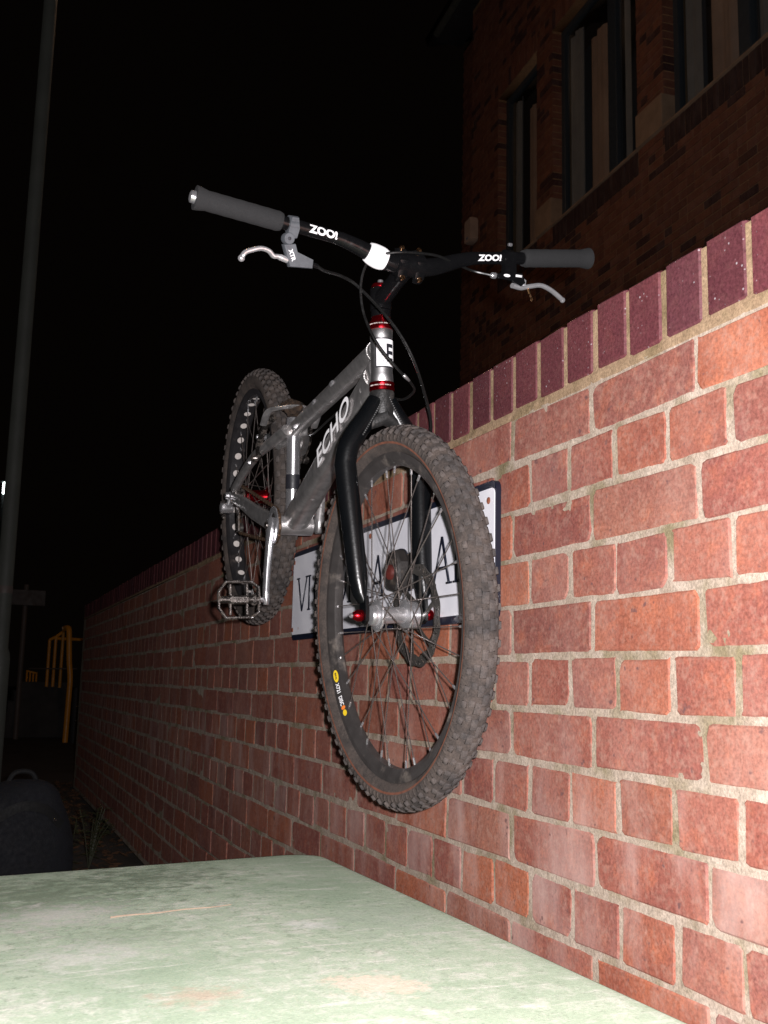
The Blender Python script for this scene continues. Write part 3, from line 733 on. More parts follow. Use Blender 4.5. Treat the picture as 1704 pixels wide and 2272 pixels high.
# stays and dropouts
for s_ in (-1, 1):
    pth = catmull([(-.066, s_ * .020, .213), (-.12, s_ * .038, .176), (-.21, s_ * .054, .128), (-.30, s_ * .062, .066), (-.368, s_ * .066, .012)], 5)
    ss = part(MB().tube(pth, [.0135 - .003 * k / (len(pth) - 1) for k in range(len(pth))], 16), 'seat_stay', M['alu_dark'])
    pth = [Vector((-.020, s_ * .034, .000)), Vector((-.085, s_ * .046, -.005)), Vector((-.17, s_ * .056, -.006)), Vector((-.30, s_ * .064, -.004)), Vector((-.372, s_ * .067, -.010))]
    part(MB().tube(pth, [(.012, .018), (.011, .021), (.010, .020), (.0095, .016), (.007, .012)], 16, ref=YV, pw=3), 'chain_stay', M['alu_dark'])
    dm = MB(); dm.prism([(.040, .030), (.030, .034), (-.012, .014), (-.026, -.004), (-.020, -.020), (-.004, -.022), (.010, -.014), (.034, -.022), (.046, -.010), (.046, .012)], RA + YV * (s_ * .0655), Vector((1, 0, 0)), Vector((0, 0, 1)), .004, bev=.06)
    dr_ = part(dm, 'dropout', M['grime_alu'], ang=30)
    bm2 = MB(); bm2.lathe([(.004, 0), (.011, .001), (.012, .004), (.0095, .006), (.009, .014), (.006, .0155)], RA + YV * (s_ * .069), YV * s_, 12); part(bm2, 'axle_nut', M['chrome'], dr_, ang=25)
m = MB(); m.tube([(-.100, -.030, .170), (-.118, 0, .178), (-.100, .030, .170)], .0095, 12); part(m, 'stay_bridge', M['alu_dark'])
for (q, n_) in (((-.015, -.0165, .226), 1), ((.13, -.0175, .300), 1), ((.25, -.0185, .352), 1), ((-.235, -.064, .105), 1)):     # cable stops
    m = MB(); m.tube([Vector(q) + Vector((-.006, 0, -.003)), Vector(q) + Vector((.006, 0, .003))], .0045, 10); m.ball(q, .0052, 8); part(m, 'cable_stop', M['chrome'])
# rear brake: two arms, booster plate, pads
for s_ in (-1, 1):
    m = MB(); m.tube(catmull([(-.178, s_ * .054, .128), (-.160, s_ * .060, .165), (-.132, s_ * .054, .212), (-.112, s_ * .040, .236)], 4), [(.008, .006)] * 13, 10)
    m.lathe([(.004, 0), (.009, .002), (.009, .012), (.006, .016)], (-.180, s_ * .056, .126), YV * s_, 14)
    arm = part(m, 'rear_brake_arm', M['grime_alu'])
    m = MB(); m.box((-.196, s_ * .034, .196 - .035), (.055, .012, .013), Vector((.5, 0, .86)).normalized(), YV, Vector((-.86, 0, .5)).normalized(), bev=.003); part(m, 'brake_pad', M['rubber'], arm)
    m = MB(); m.lathe([(.006, 0), (.0065, .004), (.0065, .02), (.005, .024)], (-.178, s_ * .040, .178), YV * s_, 12); part(m, 'pad_post', M['silver'], arm)
m = MB(); bo = catmull([(-.125, -.062, .214), (-.095, -.060, .250), (-.072, -.040, .262), (-.068, 0, .268), (-.072, .040, .262), (-.095, .060, .250), (-.125, .062, .214)], 5)
m.tube(bo, [(.003, .0085)] * len(bo), 10, ref=(1, 0, 0)); part(m, 'brake_booster', M['alu'])

# wheels
fwheel, fri, fhw = make_wheel('front_wheel', FA, True, .0262, 'front')
rwheel, rri, rhw = make_wheel('rear_wheel', RA, False, .0300, 'rear')
dm = MB(); dm.lathe([(0.0001, .0003), (.0090, 0), (.0098, .0001)], (0, 0, 0), (0, 0, 1), 18); dme = dm.mesh('rim_cutout', M['tape'])
for k in range(32):        # white tape showing in the drilled holes of the rear rim
    th = 2 * pi * (k + .5) / 32 + .04; er = Vector((math.cos(th), 0, math.sin(th))); et = Vector((-math.sin(th), 0, math.cos(th)))
    p = RA + er * (rri - .0011); N_ = -er
    x = et; y = N_.cross(x)
    link('rim_cutout', dme, rwheel, Matrix(((x.x, y.x, N_.x, p.x), (x.y, y.y * 1, N_.y, p.y), (x.z, y.z, N_.z, p.z), (0, 0, 0, 1))) @ Matrix.Diagonal((1, .95, 1, 1)))
# rim maker's decals on the front rim, running round the chain side
def on_rim(V, a0, r0, off=.0004):
    out = []
    for v in V:
        r = r0 + v.y; a = a0 - v.x / r0
        # side wall slopes from (r .274, hw) to (r fri+.003, hw*.62)
        k = (r - (fri + .003)) / (.274 - fri - .003); hy = fhw * (.62 + .38 * k)
        out.append(FA + Vector((r * math.cos(a), -(hy + off), r * math.sin(a))))
    return out
a_s = math.radians(180 + 52)
def disc2(rx, ry, n=20): return [Vector((rx * math.cos(2 * pi * k / n), ry * math.sin(2 * pi * k / n), 0)) for k in range(n)], [tuple(range(n))]
for txt, da, size, mat, kind in ((None, -.155, (.0125, .0052), M['yellow'], 'o'), ('MAVIC', -.155, .0048, M['ink'], 't'), ('X721', -.062, .0098, M['white'], 't'), ('DISC', .042, .0098, M['white'], 't'), (None, .098, (.0042, .0042), M['orange'], 'o'), (None, .142, (.0068, .0040), M['yellow'], 'o')):
    m = MB()
    if kind == 'o': V, F = disc2(*size); V, F = slice_mesh(V, F, 0, .003); m.add(on_rim(V, a_s + da, .2685, .0003), F)
    else: V, F = text_mesh(txt, size, .0002); m.add(on_rim([Vector((-v.x, -v.y, 0)) for v in V], a_s + da, .2685, .0006), F)
    part(m, 'rim_decal', mat, fwheel, True)
# quick release / axle ends on the fork
for s_ in (-1, 1):
    m = MB(); m.lathe([(.0095, 0), (.0105, .002), (.0100, .010), (.0070, .016), (.0045, .019)], FA + YV * (s_ * .0605), YV * s_, 16); q = part(m, 'axle_nut', M['red'], fwheel, True)
    m = MB(); m.lathe([(.0045, 0), (.0042, .004), (.002, .006)], FA + YV * (s_ * .0790), YV * s_, 12); part(m, 'axle_end', M['chrome'], fwheel, True)
# brake disc (left side) with waved ring and arms
m = MB(); DY = .0430; n = 96
ro = [.0905 + .0018 * math.cos(12 * 2 * pi * k / n) for k in range(n)]; ri_ = [.0715 + .0022 * math.cos(12 * 2 * pi * k / n + 1) for k in range(n)]
V = []
for k in range(n):
    a = 2 * pi * k / n
    for r, yy in ((ro[k], DY - .001), (ro[k], DY + .001), (ri_[k], DY + .001), (ri_[k], DY - .001)): V.append(FA + Vector((r * math.cos(a), yy, r * math.sin(a))))
F = []
for k in range(n):
    k2 = (k + 1) % n
    for q in range(4): F.append((k * 4 + q, k * 4 + (q + 1) % 4, k2 * 4 + (q + 1) % 4, k2 * 4 + q))
m.add(V, F)
for k in range(6):
    a = 2 * pi * k / 6; b = a + .62
    p0 = FA + Vector((.022 * math.cos(a), DY, .022 * math.sin(a))); p1 = FA + Vector((.079 * math.cos(b), DY, .079 * math.sin(b)))
    m.tube([p0, p0.lerp(p1, .5) , p1], [(.0009, .0065), (.0009, .0038), (.0009, .0055)], 8, ref=YV)
m.lathe([(.014, -.001), (.025, -.001), (.025, .001), (.014, .001)], FA + YV * DY, YV, 32, close=True)
disc = part(m, 'brake_disc', M['disc'], fwheel, True, True, 30)
m = MB()
for k in range(36):        # slots in the braking track, seen as pale nicks
    a = 2 * pi * (k + .5) / 36; er = Vector((math.cos(a), 0, math.sin(a))); et = Vector((-math.sin(a), 0, math.cos(a)))
    m.box(FA + er * .083 + YV * DY, (.0085, .0022, .0024), (er + et * .7).normalized(), (et - er * .7).normalized(), YV)
tag(part(m, 'disc_slots', M['grime_alu'], disc, True), kind='stuff')

# fork -----------------------------------------------------------------
m = MB(); m.lathe([(.0215, 0), (.0225, -.004), (.0215, -.018), (.023, -.034), (.021, -.048), (.010, -.052)], CROWN, AX, 28)
fk = part(m, 'fork_crown', M['crown'], steer=True)
for s_ in (-1, 1):
    end = FA + AX * .022 - FW * .006
    top = CROWN - AX * .136 + FW * .000
    pth = catmull([CROWN - AX * .018 + YV * s_ * .010, CROWN - AX * .050 + YV * s_ * .031, CROWN - AX * .082 + YV * s_ * .054, CROWN - AX * .108 + YV * s_ * .068, top + YV * s_ * .0735], 4)
    k0 = len(pth)
    low = [top.lerp(end, t) + YV * s_ * (.0735 + (.0605 - .0735) * t) for t in (.14, .32, .52, .70, .84, .935)]
    pth = pth + low + [end + YV * s_ * .0575]
    rad = [(.018 + .0015 * min(i / 8, 1),) * 2 for i in range(k0)] + [(.0195, .0195), (.0192, .0192), (.0185, .0185), (.0178, .0178), (.0168, .0168), (.0125, .0155), (.006, .013)]
    leg = part(MB().tube(pth, rad, 22, ref=YV), 'fork_leg', M['fork'], steer=True)
    m = MB(); m.prism([(-.013, .034), (.013, .034), (.016, .006), (.014, -.010), (.004, -.016), (-.010, -.012), (-.015, .004)], FA + YV * (s_ * .0565), FW, AX, .0035, bev=.08); part(m, 'fork_dropout', M['fork'], leg, True, True, 30)
    m = MB()
    for k in range(20):       # stitched-looking weld bead where the leg meets the crown
        t = k / 19; p = (CROWN - AX * (.014 + .070 * t) + YV * s_ * (.006 + .040 * t ** 1.1)) + FW * (.0205 - .002 * t); m.ball(p, .0021, 6, (1, 1, 1))
    part(m, 'weld_bead', M['crown'], leg, True)
m = MB(); m.tube([CROWN - AX * .066 + YV * .038 + FW * .002, CROWN - AX * .046 + FW * .008, CROWN - AX * .066 - YV * .038 + FW * .002], [.010, .017, .010], 14); part(m, 'crown_bridge', M['crown'], steer=True)
# front caliper on the left leg
CA = FA + AX * .078 - FW * .052
m = MB(); m.prism([(-.026, -.030), (.012, -.036), (.024, -.014), (.026, .018), (.010, .040), (-.014, .038), (-.030, .016), (-.034, -.010)], CA + YV * .034, FW, AX, .012, bev=.12)
m.prism([(-.020, -.026), (.016, -.030), (.028, -.008), (.026, .022), (.004, .034), (-.022, .026)], CA + YV * .060 , FW, AX, .011, bev=.12)
cal = part(m, 'front_caliper', M['caliper'], steer=True, ang=35)
m = MB(); m.lathe([(.014, 0), (.0135, -.005), (.010, -.0075), (.0001, -.008)], CA + YV * .022 - FW * .006, -YV * -1, 20); part(m, 'caliper_adjuster', M['dull_red'], cal, True)
m = MB(); m.tube(catmull([CA + YV * .058 + AX * .028, CA + YV * .074 + AX * .060 + FW * .012, CA + YV * .082 + AX * .11 + FW * .02], 5), .0045, 10); part(m, 'cable_noodle', M['disc'], cal, True)
for dz in (.026, -.022):
    m = MB(); m.lathe([(.006, 0), (.006, .006), (.004, .007)], CA + YV * .071 + AX * dz + FW * .012, YV, 8); part(m, 'caliper_bolt', M['brass'], cal, True)

# stem and bar ------------------------------------------------------------
m = MB(); m.lathe([(.0165, .138), (.0180, .139), (.0180, .150), (.0168, .151)], CROWN, AX, 24); part(m, 'headset_spacer', M['black'], steer=True)
SC0 = CROWN + AX * .172
m = MB(); m.lathe([(.0185, -.020), (.0195, -.019), (.0195, .019), (.0185, .020)], SC0, AX, 26)
m.tube([SC0 + FW * .008, SC0.lerp(CLAMP, .5), CLAMP - FW * .012], [(.0165, .0180), (.0155, .0160), (.0175, .0185)], 18, ref=YV)
m.lathe([(.0185, -.026), (.0205, -.025), (.0205, .025), (.0185, .026)], CLAMP, YV, 28)
stem = part(m, 'stem', M['black'], steer=True)
m = MB(); m.lathe([(.0165, 0), (.0170, .002), (.0155, .007), (.004, .010)], CROWN + AX * .193, AX, 22); part(m, 'top_cap', M['red'], stem, True)
m = MB(); m.lathe([(.005, 0), (.005, .006), (.003, .0075)], CROWN + AX * .202, AX, 12); part(m, 'cap_bolt', M['silver'], stem, True)
for yy in (-.0165, .0165):
    m = MB(); m.prism([(-.030, -.004), (-.026, .008), (0, .0225), (.026, .008), (.030, -.004), (.0205, -.002), (0, .006), (-.0205, -.002)], CLAMP + YV * yy, AX, FW, .0085, bev=.05)
    fp = part(m, 'face_plate', M['black'], stem, True, True, 35)
    for s_ in (-1, 1):
        m = MB(); m.lathe([(.0045, 0), (.0047, .0035), (.0035, .006), (.0001, .0062)], CLAMP + YV * yy + AX * s_ * .0265 + FW * .006, FW, 12); part(m, 'clamp_bolt', M['brass'], fp, True)
def bar_pt(y):       # centre line of the riser bar
    a = abs(y); zs = ((0, 0), (.035, 0), (.06, .007), (.10, .022), (.13, .0305), (.20, .0395), (.30, .0525), (.40, .0655))
    for (a0, h0), (a1, h1) in zip(zs, zs[1:]):
        if a <= a1: h = h0 + (h1 - h0) * (a - a0) / (a1 - a0); break
    return CLAMP + YV * y + AX * h
yy = [-.3757 + .7514 * k / 48 for k in range(49)]
hb = part(MB().tube([bar_pt(y) for y in yy], [.0112 + .0047 * max(0, 1 - max(0, abs(y) - .04) / .10) for y in yy], 20), 'handlebar', M['black'], steer=True)
for s_ in (-1, 1):
    ya, yb = s_ * .232, s_ * .3775
    ks = [ya + (yb - ya) * k / 22 for k in range(23)]
    rad = [.0164 + .0002 * math.sin(k * 1.9) + (.0035 * max(0, (k - 19) / 3)) - (.002 if k == 0 else 0) for k in range(23)]
    gr = part(MB().tube([bar_pt(y) for y in ks], rad, 22), 'grip', M['rubber'], steer=True)
    d = (bar_pt(s_ * .3757) - bar_pt(s_ * .33)).normalized()
    m = MB(); m.lathe([(.0001, .0095), (.006, .009), (.0098, .007), (.0105, .001), (.0105, -.004)], bar_pt(yb), d, 20); part(m, 'bar_end_plug', M['chrome' if s_ < 0 else 'rubber'], gr, True)
# ZOO! decals wrapped round the bar
def bar_text(txt, yc, size, length, mat, a0, flip=1):
    V, F = text_mesh(txt, size, size * .045); V, F = slice_mesh(V, F, 1, size * .12)
    wv = max(v.x for v in V); m = MB(); out = []
    for v in V:
        y = yc + v.x * (length / 2 / wv); c = bar_pt(y); r = .0112 + .0047 * max(0, 1 - max(0, abs(y) - .04) / .10) + .00035
        a = a0 + v.y / r; out.append(c + FW * r * math.cos(a) + AX * r * math.sin(a))
    m.add(out, F); return part(m, 'bar_decal', mat, hb, True)
bar_text('ZOO!', -.162, .0185, .050, M['white'], -.12)
bar_text('ZOO!', .157, .0150, .048, M['white'], -.25)
# white tape wrapped round the bar beside the clamp
ks = [-.078 + .033 * k / 7 for k in range(8)]; m = MB(); m.tube([bar_pt(y) + FW * .001 for y in ks], [.0165, .0182, .0192, .0197, .0199, .0198, .0190, .0172], 24); part(m, 'tape_wrap', M['white'], hb, True)

# brake levers (outlines in the y-z plane of the bar, real thickness along x)
def plate(poly, x, th, bev=.06): return MB().prism(poly, (x, 0, 0), Vector((0, 1, 0)), Vector((0, 0, 1)), th, bev=bev)
c0 = bar_pt(-.2135)
m = MB(); m.lathe([(.0115, -.008), (.0150, -.0075), (.0150, .0075), (.0115, .008)], c0, YV, 20)
m.prism([(-.226, .600), (-.207, .606), (-.2035, .622), (-.207, .640), (-.219, .640), (-.222, .622)], (.545, 0, 0), Vector((0, 1, 0)), Vector((0, 0, 1)), .008, bev=.06)
lv = plate([(-.2348, .593), (-.2147, .5964), (-.2098, .5838), (-.1798, .5743), (-.1801, .5603), (-.2205, .5583), (-.2265, .5725)], .562, .0075)
m.add(lv.v, lv.f); m.lathe([(.0001, .020), (.0085, .020), (.0095, .018), (.0095, .004)], (.552, -.2265, .603), (1, 0, 0), 20)
lever = part(m, 'brake_lever', M['gunmetal'], steer=True, ang=35)
bl = [(-.2234, .5688), (-.2398, .5725), (-.2478, .5723), (-.2564, .5794), (-.2698, .5818), (-.2842, .5775), (-.2958, .5719), (-.301, .5631)]
pth = catmull([(.562, a, b) for a, b in bl], 4); part(MB().tube(pth, [(.0068, .0052)] * 4 + [(.0062, .0040)] * (len(pth) - 5) + [(.0045, .0035)], 12, ref=(1, 0, 0)).ball((.562, -.3012, .5622), .0058, 10), 'lever_blade', M['blade'], lever, True)
m = MB(); m.lathe([(.0001, .0008), (.0026, .0006), (.003, 0)], (.5722, -.2265, .603), (1, 0, 0), 12); part(m, 'pivot_hole', M['ink'], lever, True)
V, F = text_mesh('XTR', .0095, .0004); m = MB(); ca, sa = math.cos(-1.15), math.sin(-1.15)
m.add([Vector((.5700, -.2185 + v.x * ca - v.y * sa, .5775 + v.x * sa + v.y * ca)) for v in V], F); part(m, 'lever_logo', M['white'], lever, True)
m = MB(); m.tube([(.562, -.182, .5675), (.560, -.170, .5655)], .0042, 12); part(m, 'barrel_adjuster', M['black'], lever, True)
# left lever: black body, silver blade
c0 = bar_pt(.200)
m = MB(); m.lathe([(.0115, -.009), (.0150, -.0085), (.0150, .0085), (.0115, .009)], c0, YV, 20)
m.prism([(.191, .597), (.216, .600), (.212, .622), (.209, .638), (.193, .637), (.190, .622)], (.545, 0, 0), Vector((0, 1, 0)), Vector((0, 0, 1)), .008, bev=.06)
lv = plate([(.1664, .5945), (.197, .6010), (.2191, .6012), (.2282, .5847), (.2194, .5770), (.1991, .5857), (.1705, .5863)], .562, .0075); m.add(lv.v, lv.f)
lever2 = part(m, 'brake_lever', M['black'], steer=True, ang=35)
pth = catmull([(.563, a, b) for a, b in ((.2037, .5778), (.2232, .576), (.2418, .5808), (.2639, .5848), (.2881, .578), (.3137, .5643))], 4)
bl2 = MB().tube(pth, [(.0072, .0048)] * 5 + [(.0065, .0042)] * (len(pth) - 6) + [(.005, .0038)], 12, ref=(1, 0, 0)); bl2.ball((.563, .3140, .5640), .0052, 10); bl2.box((.560, .2275, .5840), (.012, .007, .016), bev=.002)
part(bl2, 'lever_blade', M['blade'], lever2, True)
m = MB(); m.tube([(.566, .2350, .5760), (.566, .2400, .5680)], .0028, 8); m.tube([(.566, .2400, .5680), (.567, .2455, .5575)], .0019, 8); m.ball((.567, .2458, .5570), .0032, 8); part(m, 'reach_screw', M['brass'], lever2, True)
m = MB(); V, F = disc2(.0068, .0026); m.add([Vector((.5698, .1865 + v.x, .5935 + v.y)) for v in V], F); part(m, 'lever_badge', M['white'], lever2, True)
m = MB(); m.box((.5697, .2110, .5955), (.0006, .0130, .0040)); part(m, 'lever_badge', M['white'], lever2, True)
m = MB(); m.lathe([(.0035, 0), (.0055, .002), (.0055, .009), (.004, .011)], (.562, .1690, .5905), (0, -1, 0), 12); part(m, 'barrel_adjuster', M['silver'], lever2, True)
m = MB(); m.box((.560, .190, .648), (.007, .007, .006), bev=.001); part(m, 'clamp_screw', M['chrome'], lever2, True)
# cables
pf = [S((.560, -.170, .5655)), S((.545, -.150, .560)), S((.52, -.110, .556)), S((.52, -.0638 - .012, .5415)), S((.575, -.0317, .4890)), S((.597, .0047, .4357)), S((.578, .0498, .3667)), S((.552, .082, .3084)), S((.525, .092, .24)), S(CA + YV * .084 + AX * .115 + FW * .02)]
m = MB(); q = catmull(pf, 8); m.tube(q, .0028, 8); part(m, 'front_brake_cable', M['cable'])
pr_ = [S((.562, .162, .5903)), (.535, .135, .592), (.553, .085, .603), (.566, .0475, .6095), (.577, -.0150, .6075), (.566, -.0491, .5995), (.546, -.0640, .5870), (.533, -.0690, .5489), (.535, -.0600, .4995), (.567, -.0425, .4525), (.578, -.0064, .4131), (.56, .0311, .3863), (.525, .0520, .3690), (.485, .0470, .3495), (.44, .032, .350), (.36, .026, .345), (.25, .022, .315), (.13, .021, .266), (-.01, .021, .210), (-.06, .03, .235), (-.105, .035, .240)]
m = MB(); q = catmull(pr_, 8); m.tube(q, .0024, 8); part(m, 'rear_brake_cable', M['cable'])
m = MB(); m.tube([(.5745, .010, .4005), (.566, .0245, .391)], .0031, 8); part(m, 'cable_ferrule', M['silver'])

# drive train -------------------------------------------------------------
CDIR = Vector((math.sin(.3631), 0, -math.cos(.3631))); CN = YV.cross(CDIR)
for s_ in (-1, 1):
    dirn = CDIR * (1 if s_ < 0 else -1)
    yb, ye = (.056, .072)
    P = [YV * s_ * yb - dirn * .017, YV * s_ * yb - dirn * .008, YV * s_ * (yb + .001) + dirn * .012, YV * s_ * (yb + .006) + dirn * .045, YV * s_ * (yb + .012) + dirn * .10, YV * s_ * ye + dirn * .150, YV * s_ * ye + dirn * .172, YV * s_ * ye + dirn * .182]
    rad = [(.008, .010), (.0105, .0170), (.0110, .0180), (.0085, .0125), (.0075, .0112), (.0070, .0118), (.0072, .0130), (.006, .008)]
    cr = part(MB().tube(P, rad, 20, ref=YV, pw=3.0), 'crank_arm', M['chrome'] if s_ < 0 else M['alu'], ang=50)
    m = MB(); m.lathe([(.0001, .004), (.008, .004), (.0095, 0)], YV * s_ * (yb + .0105), YV * s_, 16); part(m, 'crank_bolt', M['grime_alu'], cr)
    # platform cage pedal
    pc = YV * s_ * (ye + .062) + dirn * .17
    if s_ < 0: Pz = Vector((-.34, 0, .94)).normalized(); Px = YV * 1.0
    else: Pz = (BR.to_3x3().inverted() @ Vector((0, -1, 0))); Pz = (Pz - YV * Pz.dot(YV)).normalized(); Px = YV * 1.0
    Pn = Px.cross(Pz)
    out = [(-.046, -.018), (-.030, -.040), (.028, -.040), (.044, -.028), (.046, 0), (.044, .028), (.028, .040), (-.030, .040), (-.046, .018)] if s_ < 0 else [(.046, -.018), (.030, -.040), (-.028, -.040), (-.044, -.028), (-.046, 0), (-.044, .028), (-.028, .040), (.030, .040), (.046, .018)]
    loop = [pc + Px * a + Pz * b for a, b in out]; loop = loop + [loop[0]]
    m = MB()
    for a, b in zip(loop, loop[1:]): m.tube([a, b], [(.0034, .0078)] * 2, 8, ref=Px.cross((b - a)).cross(b - a) if False else None) if False else m.box((a + b) / 2, ((b - a).length + .004, .0055, .0145), (b - a).normalized(), Pn.cross((b - a).normalized()), Pn, bev=.0016)
    m.tube([pc - Px * .045, pc + Px * .045], .0085, 12)
    for q in (-.020, .018): m.box(pc + Px * q, (.006, .070, .009), Px, Pz, Pn, bev=.0012)
    m.box(pc, (.052, .020, .016), Px, Pz, Pn, bev=.004); m.box(pc + Px * (.034 if s_ < 0 else -.034), (.014, .026, .017), Px, Pz, Pn, bev=.004)
    ped = part(m, 'pedal', M['grime_alu'], ang=35)
    m = MB(); m.tube([YV * s_ * (ye - .006) + dirn * .17, pc - YV * s_ * .04], .0062, 12); part(m, 'pedal_axle', M['chrome'], ped)
    m = MB()
    for a, b in out:
        for h in ((1, -1) if s_ < 0 else (1,)): m.tube([pc + Px * a + Pz * b + Pn * h * .006, pc + Px * a + Pz * b + Pn * h * .0105], .0016, 6)
    part(m, 'pedal_pins', M['chrome'], ped)
def sprocket(c, r, teeth, mat, name, parent=bike, th=.0016, hole=.55):
    n = teeth * 4; m = MB(); V = []
    for k in range(n):
        a = 2 * pi * k / n; rr = r + (.0032 if k % 4 == 0 else (.0018 if k % 4 in (1, 3) else -.001))
        for q, yy in ((rr, -th), (rr, th), (r * hole, th), (r * hole, -th)): V.append(Vector(c) + Vector((q * math.cos(a), yy, q * math.sin(a))))
    F = []
    for k in range(n):
        k2 = (k + 1) % n
        for q in range(4): F.append((k * 4 + q, k * 4 + (q + 1) % 4, k2 * 4 + (q + 1) % 4, k2 * 4 + q))
    return part(m.add(V, F), name, mat, parent, ang=25)
sprocket((0, -.047, 0), .0375, 18, M['grime_alu'], 'chainring', hole=.30)
m = MB(); m.lathe([(.030, -.0018), (.0435, -.0018), (.0445, 0), (.0435, .0018), (.030, .0018)], (0, -.0525, 0), YV, 40, close=True); part(m, 'bash_guard', M['chrome'])
sprocket((RA.x, -.047, RA.z), .0290, 15, M['grime_alu'], 'sprocket', rwheel, hole=.35)
m = MB(); m.lathe([(.0185, -.062), (.020, -.060), (.020, -.036), (.0185, -.034)], RA, YV, 24); part(m, 'freehub', M['grime_alu'], rwheel)
# chain: upper run, lower run through the tensioner
tp = RA + Vector((.045, 0, -.075))
run = []
def arc_pts(c, r, a0, a1, n): return [Vector((c[0] + r * math.cos(a0 + (a1 - a0) * k / n), -.047, c[2] + r * math.sin(a0 + (a1 - a0) * k / n))) for k in range(n + 1)]
run += arc_pts((0, 0, 0), .0395, -pi / 2, pi / 2, 10) + arc_pts(RA, .031, pi / 2, 3 * pi / 2 - .6, 10) + arc_pts(tp, .014, 2.4, 5.0, 6)
L = []; run.append(run[0])
for a, b in zip(run, run[1:]):
    n = max(1, round((b - a).length / .0127)); L += [a.lerp(b, k / n) for k in range(n)]
m = MB()
for k, p in enumerate(L):
    q = L[(k + 1) % len(L)]; d = (q - p)
    if d.length < 1e-4: continue
    d.normalize(); m.box((p + q) / 2, (.0145, .0078 if k % 2 else .0052, .0078), d, YV, YV.cross(d) * -1, bev=.0016)
part(m, 'chain', M['chain'], ang=30)
m = MB(); m.prism([(-.010, .020), (.012, .016), (.050, -.060), (.056, -.080), (.040, -.088), (.030, -.070)], RA + YV * -.054, Vector((1, 0, 0)), Vector((0, 0, 1)), .002)
tn = part(m, 'chain_tensioner', M['grime_alu'], ang=30)
m = MB(); m.lathe([(.006, -.006), (.013, -.004), (.013, .004), (.006, .006)], tp + YV * -.047, YV, 16); part(m, 'jockey_wheel', M['disc'], tn)
m = MB(); m.lathe([(.012, 0), (.0135, -.003), (.0135, -.030), (.010, -.034)], RA + Vector((-.006, -.060, -.034)), YV, 18); m.tube([RA + Vector((-.006, -.075, -.034)), RA + Vector((-.004, -.070, -.006))], .006, 10); part(m, 'tensioner_body', M['silver'], tn)
m = MB()
for k in range(4): m.ball(RA + Vector((-.018 + .010 * (k % 2), -.088 + .006 * (k // 2), -.048 - .012 * (k // 2))), .0055, 8)
part(m, 'cable_anchor', M['grime_alu'], tn)

# ------------------------------------------------------------------ brick building behind the wall
BP = Vector((4.3205, 5.0734, 0)); BA = math.atan2(.998, .063)
bld = thing('brick_building', 'unlit brick building with tall dark framed windows rising behind the garden wall', 'building', BP, BA)
def bproj(t, z): 
    return project(BP + Vector((.063 * t, .998 * t, z)))
WIN = [(2.95, 4.01), (.90, 2.58), (-1.35, .48)]; WZ0, WZ1 = 4.262, 6.462
T0, T1, ZT = -3.2, 4.85, 8.15
def wallrects():
    edges = sorted([T0, T1] + [e for w_ in WIN for e in w_]); out = []
    for a, b in zip(edges, edges[1:]):
        if any(abs(a - w_[0]) < 1e-6 for w_ in WIN): out += [(a, b, GZ, WZ0), (a, b, WZ1, ZT)]
        else: out.append((a, b, GZ, ZT))
    return out
m = MB()
for a, b, z0, z1 in wallrects(): m.box(((a + b) / 2, -.163, (z0 + z1) / 2), (b - a - .0006, .312, z1 - z0 - .0006))
m.build('wall', M['mortar_dark'], bld)
m = MB()
for a, b, z0, z1 in wallrects():
    z0 = max(z0, 1.0); na, nb = max(1, int((b - a) / .12)), max(1, int((z1 - z0) / .12))
    m.add([(a + (b - a) * i / na, -.0012, z0 + (z1 - z0) * j / nb) for j in range(nb + 1) for i in range(na + 1)], [(j * (na + 1) + i, j * (na + 1) + i + 1, (j + 1) * (na + 1) + i + 1, (j + 1) * (na + 1) + i) for j in range(nb) for i in range(na)])
m.build('mortar_face', M['mortar_dark'], bld)
blocked = [(w_[0], w_[1], WZ0, WZ1) for w_ in WIN] + [(w_[0], w_[1], 4.035, 4.262) for w_ in WIN] + [(w_[0], w_[1], WZ1, 6.685) for w_ in WIN] + [(2.58, 2.95, 4.262, 4.585), (.48, .90, 4.262, 4.585)]
cand = []
nz = int((ZT - 1.4) / CH)
for r in range(nz):
    z = 1.4 + (r + .5) * CH; z = z + (4.262 - 1.4) % CH
    if z + CH / 2 > ZT: break
    bl_ = sorted((a, b) for a, b, q0, q1 in blocked if q0 - .01 < z < q1 + .01); spans = []; s0 = T0
    for a, b in bl_: 
        if a > s0 + .02: spans.append((s0, a))
        s0 = max(s0, b)
    if T1 > s0 + .02: spans.append((s0, T1))
    for a, b in spans:
        t = T0 + (0 if r % 2 else -.1125)
        while t < b:
            q0, q1 = max(t, a), min(t + .225, b); t += .225
            if q1 - q0 < .03: continue
            if R.random() < .22 and q1 - q0 > .2: cand += [(q0, (q0 + q1) / 2, z), ((q0 + q1) / 2, q1, z)]
            else: cand.append((q0, q1, z))
def vis(c):
    p = bproj((c[0] + c[1]) / 2, c[2])
    if not p or not (-20 < p[0] < 1724 and -20 < p[1] < 2290) or p[1] > 446 + (1704 - p[0]) * .60: return 0
    return (c[1] - c[0]) / p[2] ** 3
cand.sort(key=lambda c: -vis(c))
rest = MB(); rr_ = []; cache = {}
def bbrick(L_, deep):
    key = (round(L_, 2), deep)
    if key not in cache:
        m = MB(); m.box((0, .0015 - deep / 2, 0), (L_ - .010, deep + .003, CH - .010), bev=.002); cache[key] = m.mesh('brick', M['bbrick'], True, 30)
    return cache[key]
opens = [e for w_ in WIN for e in w_]
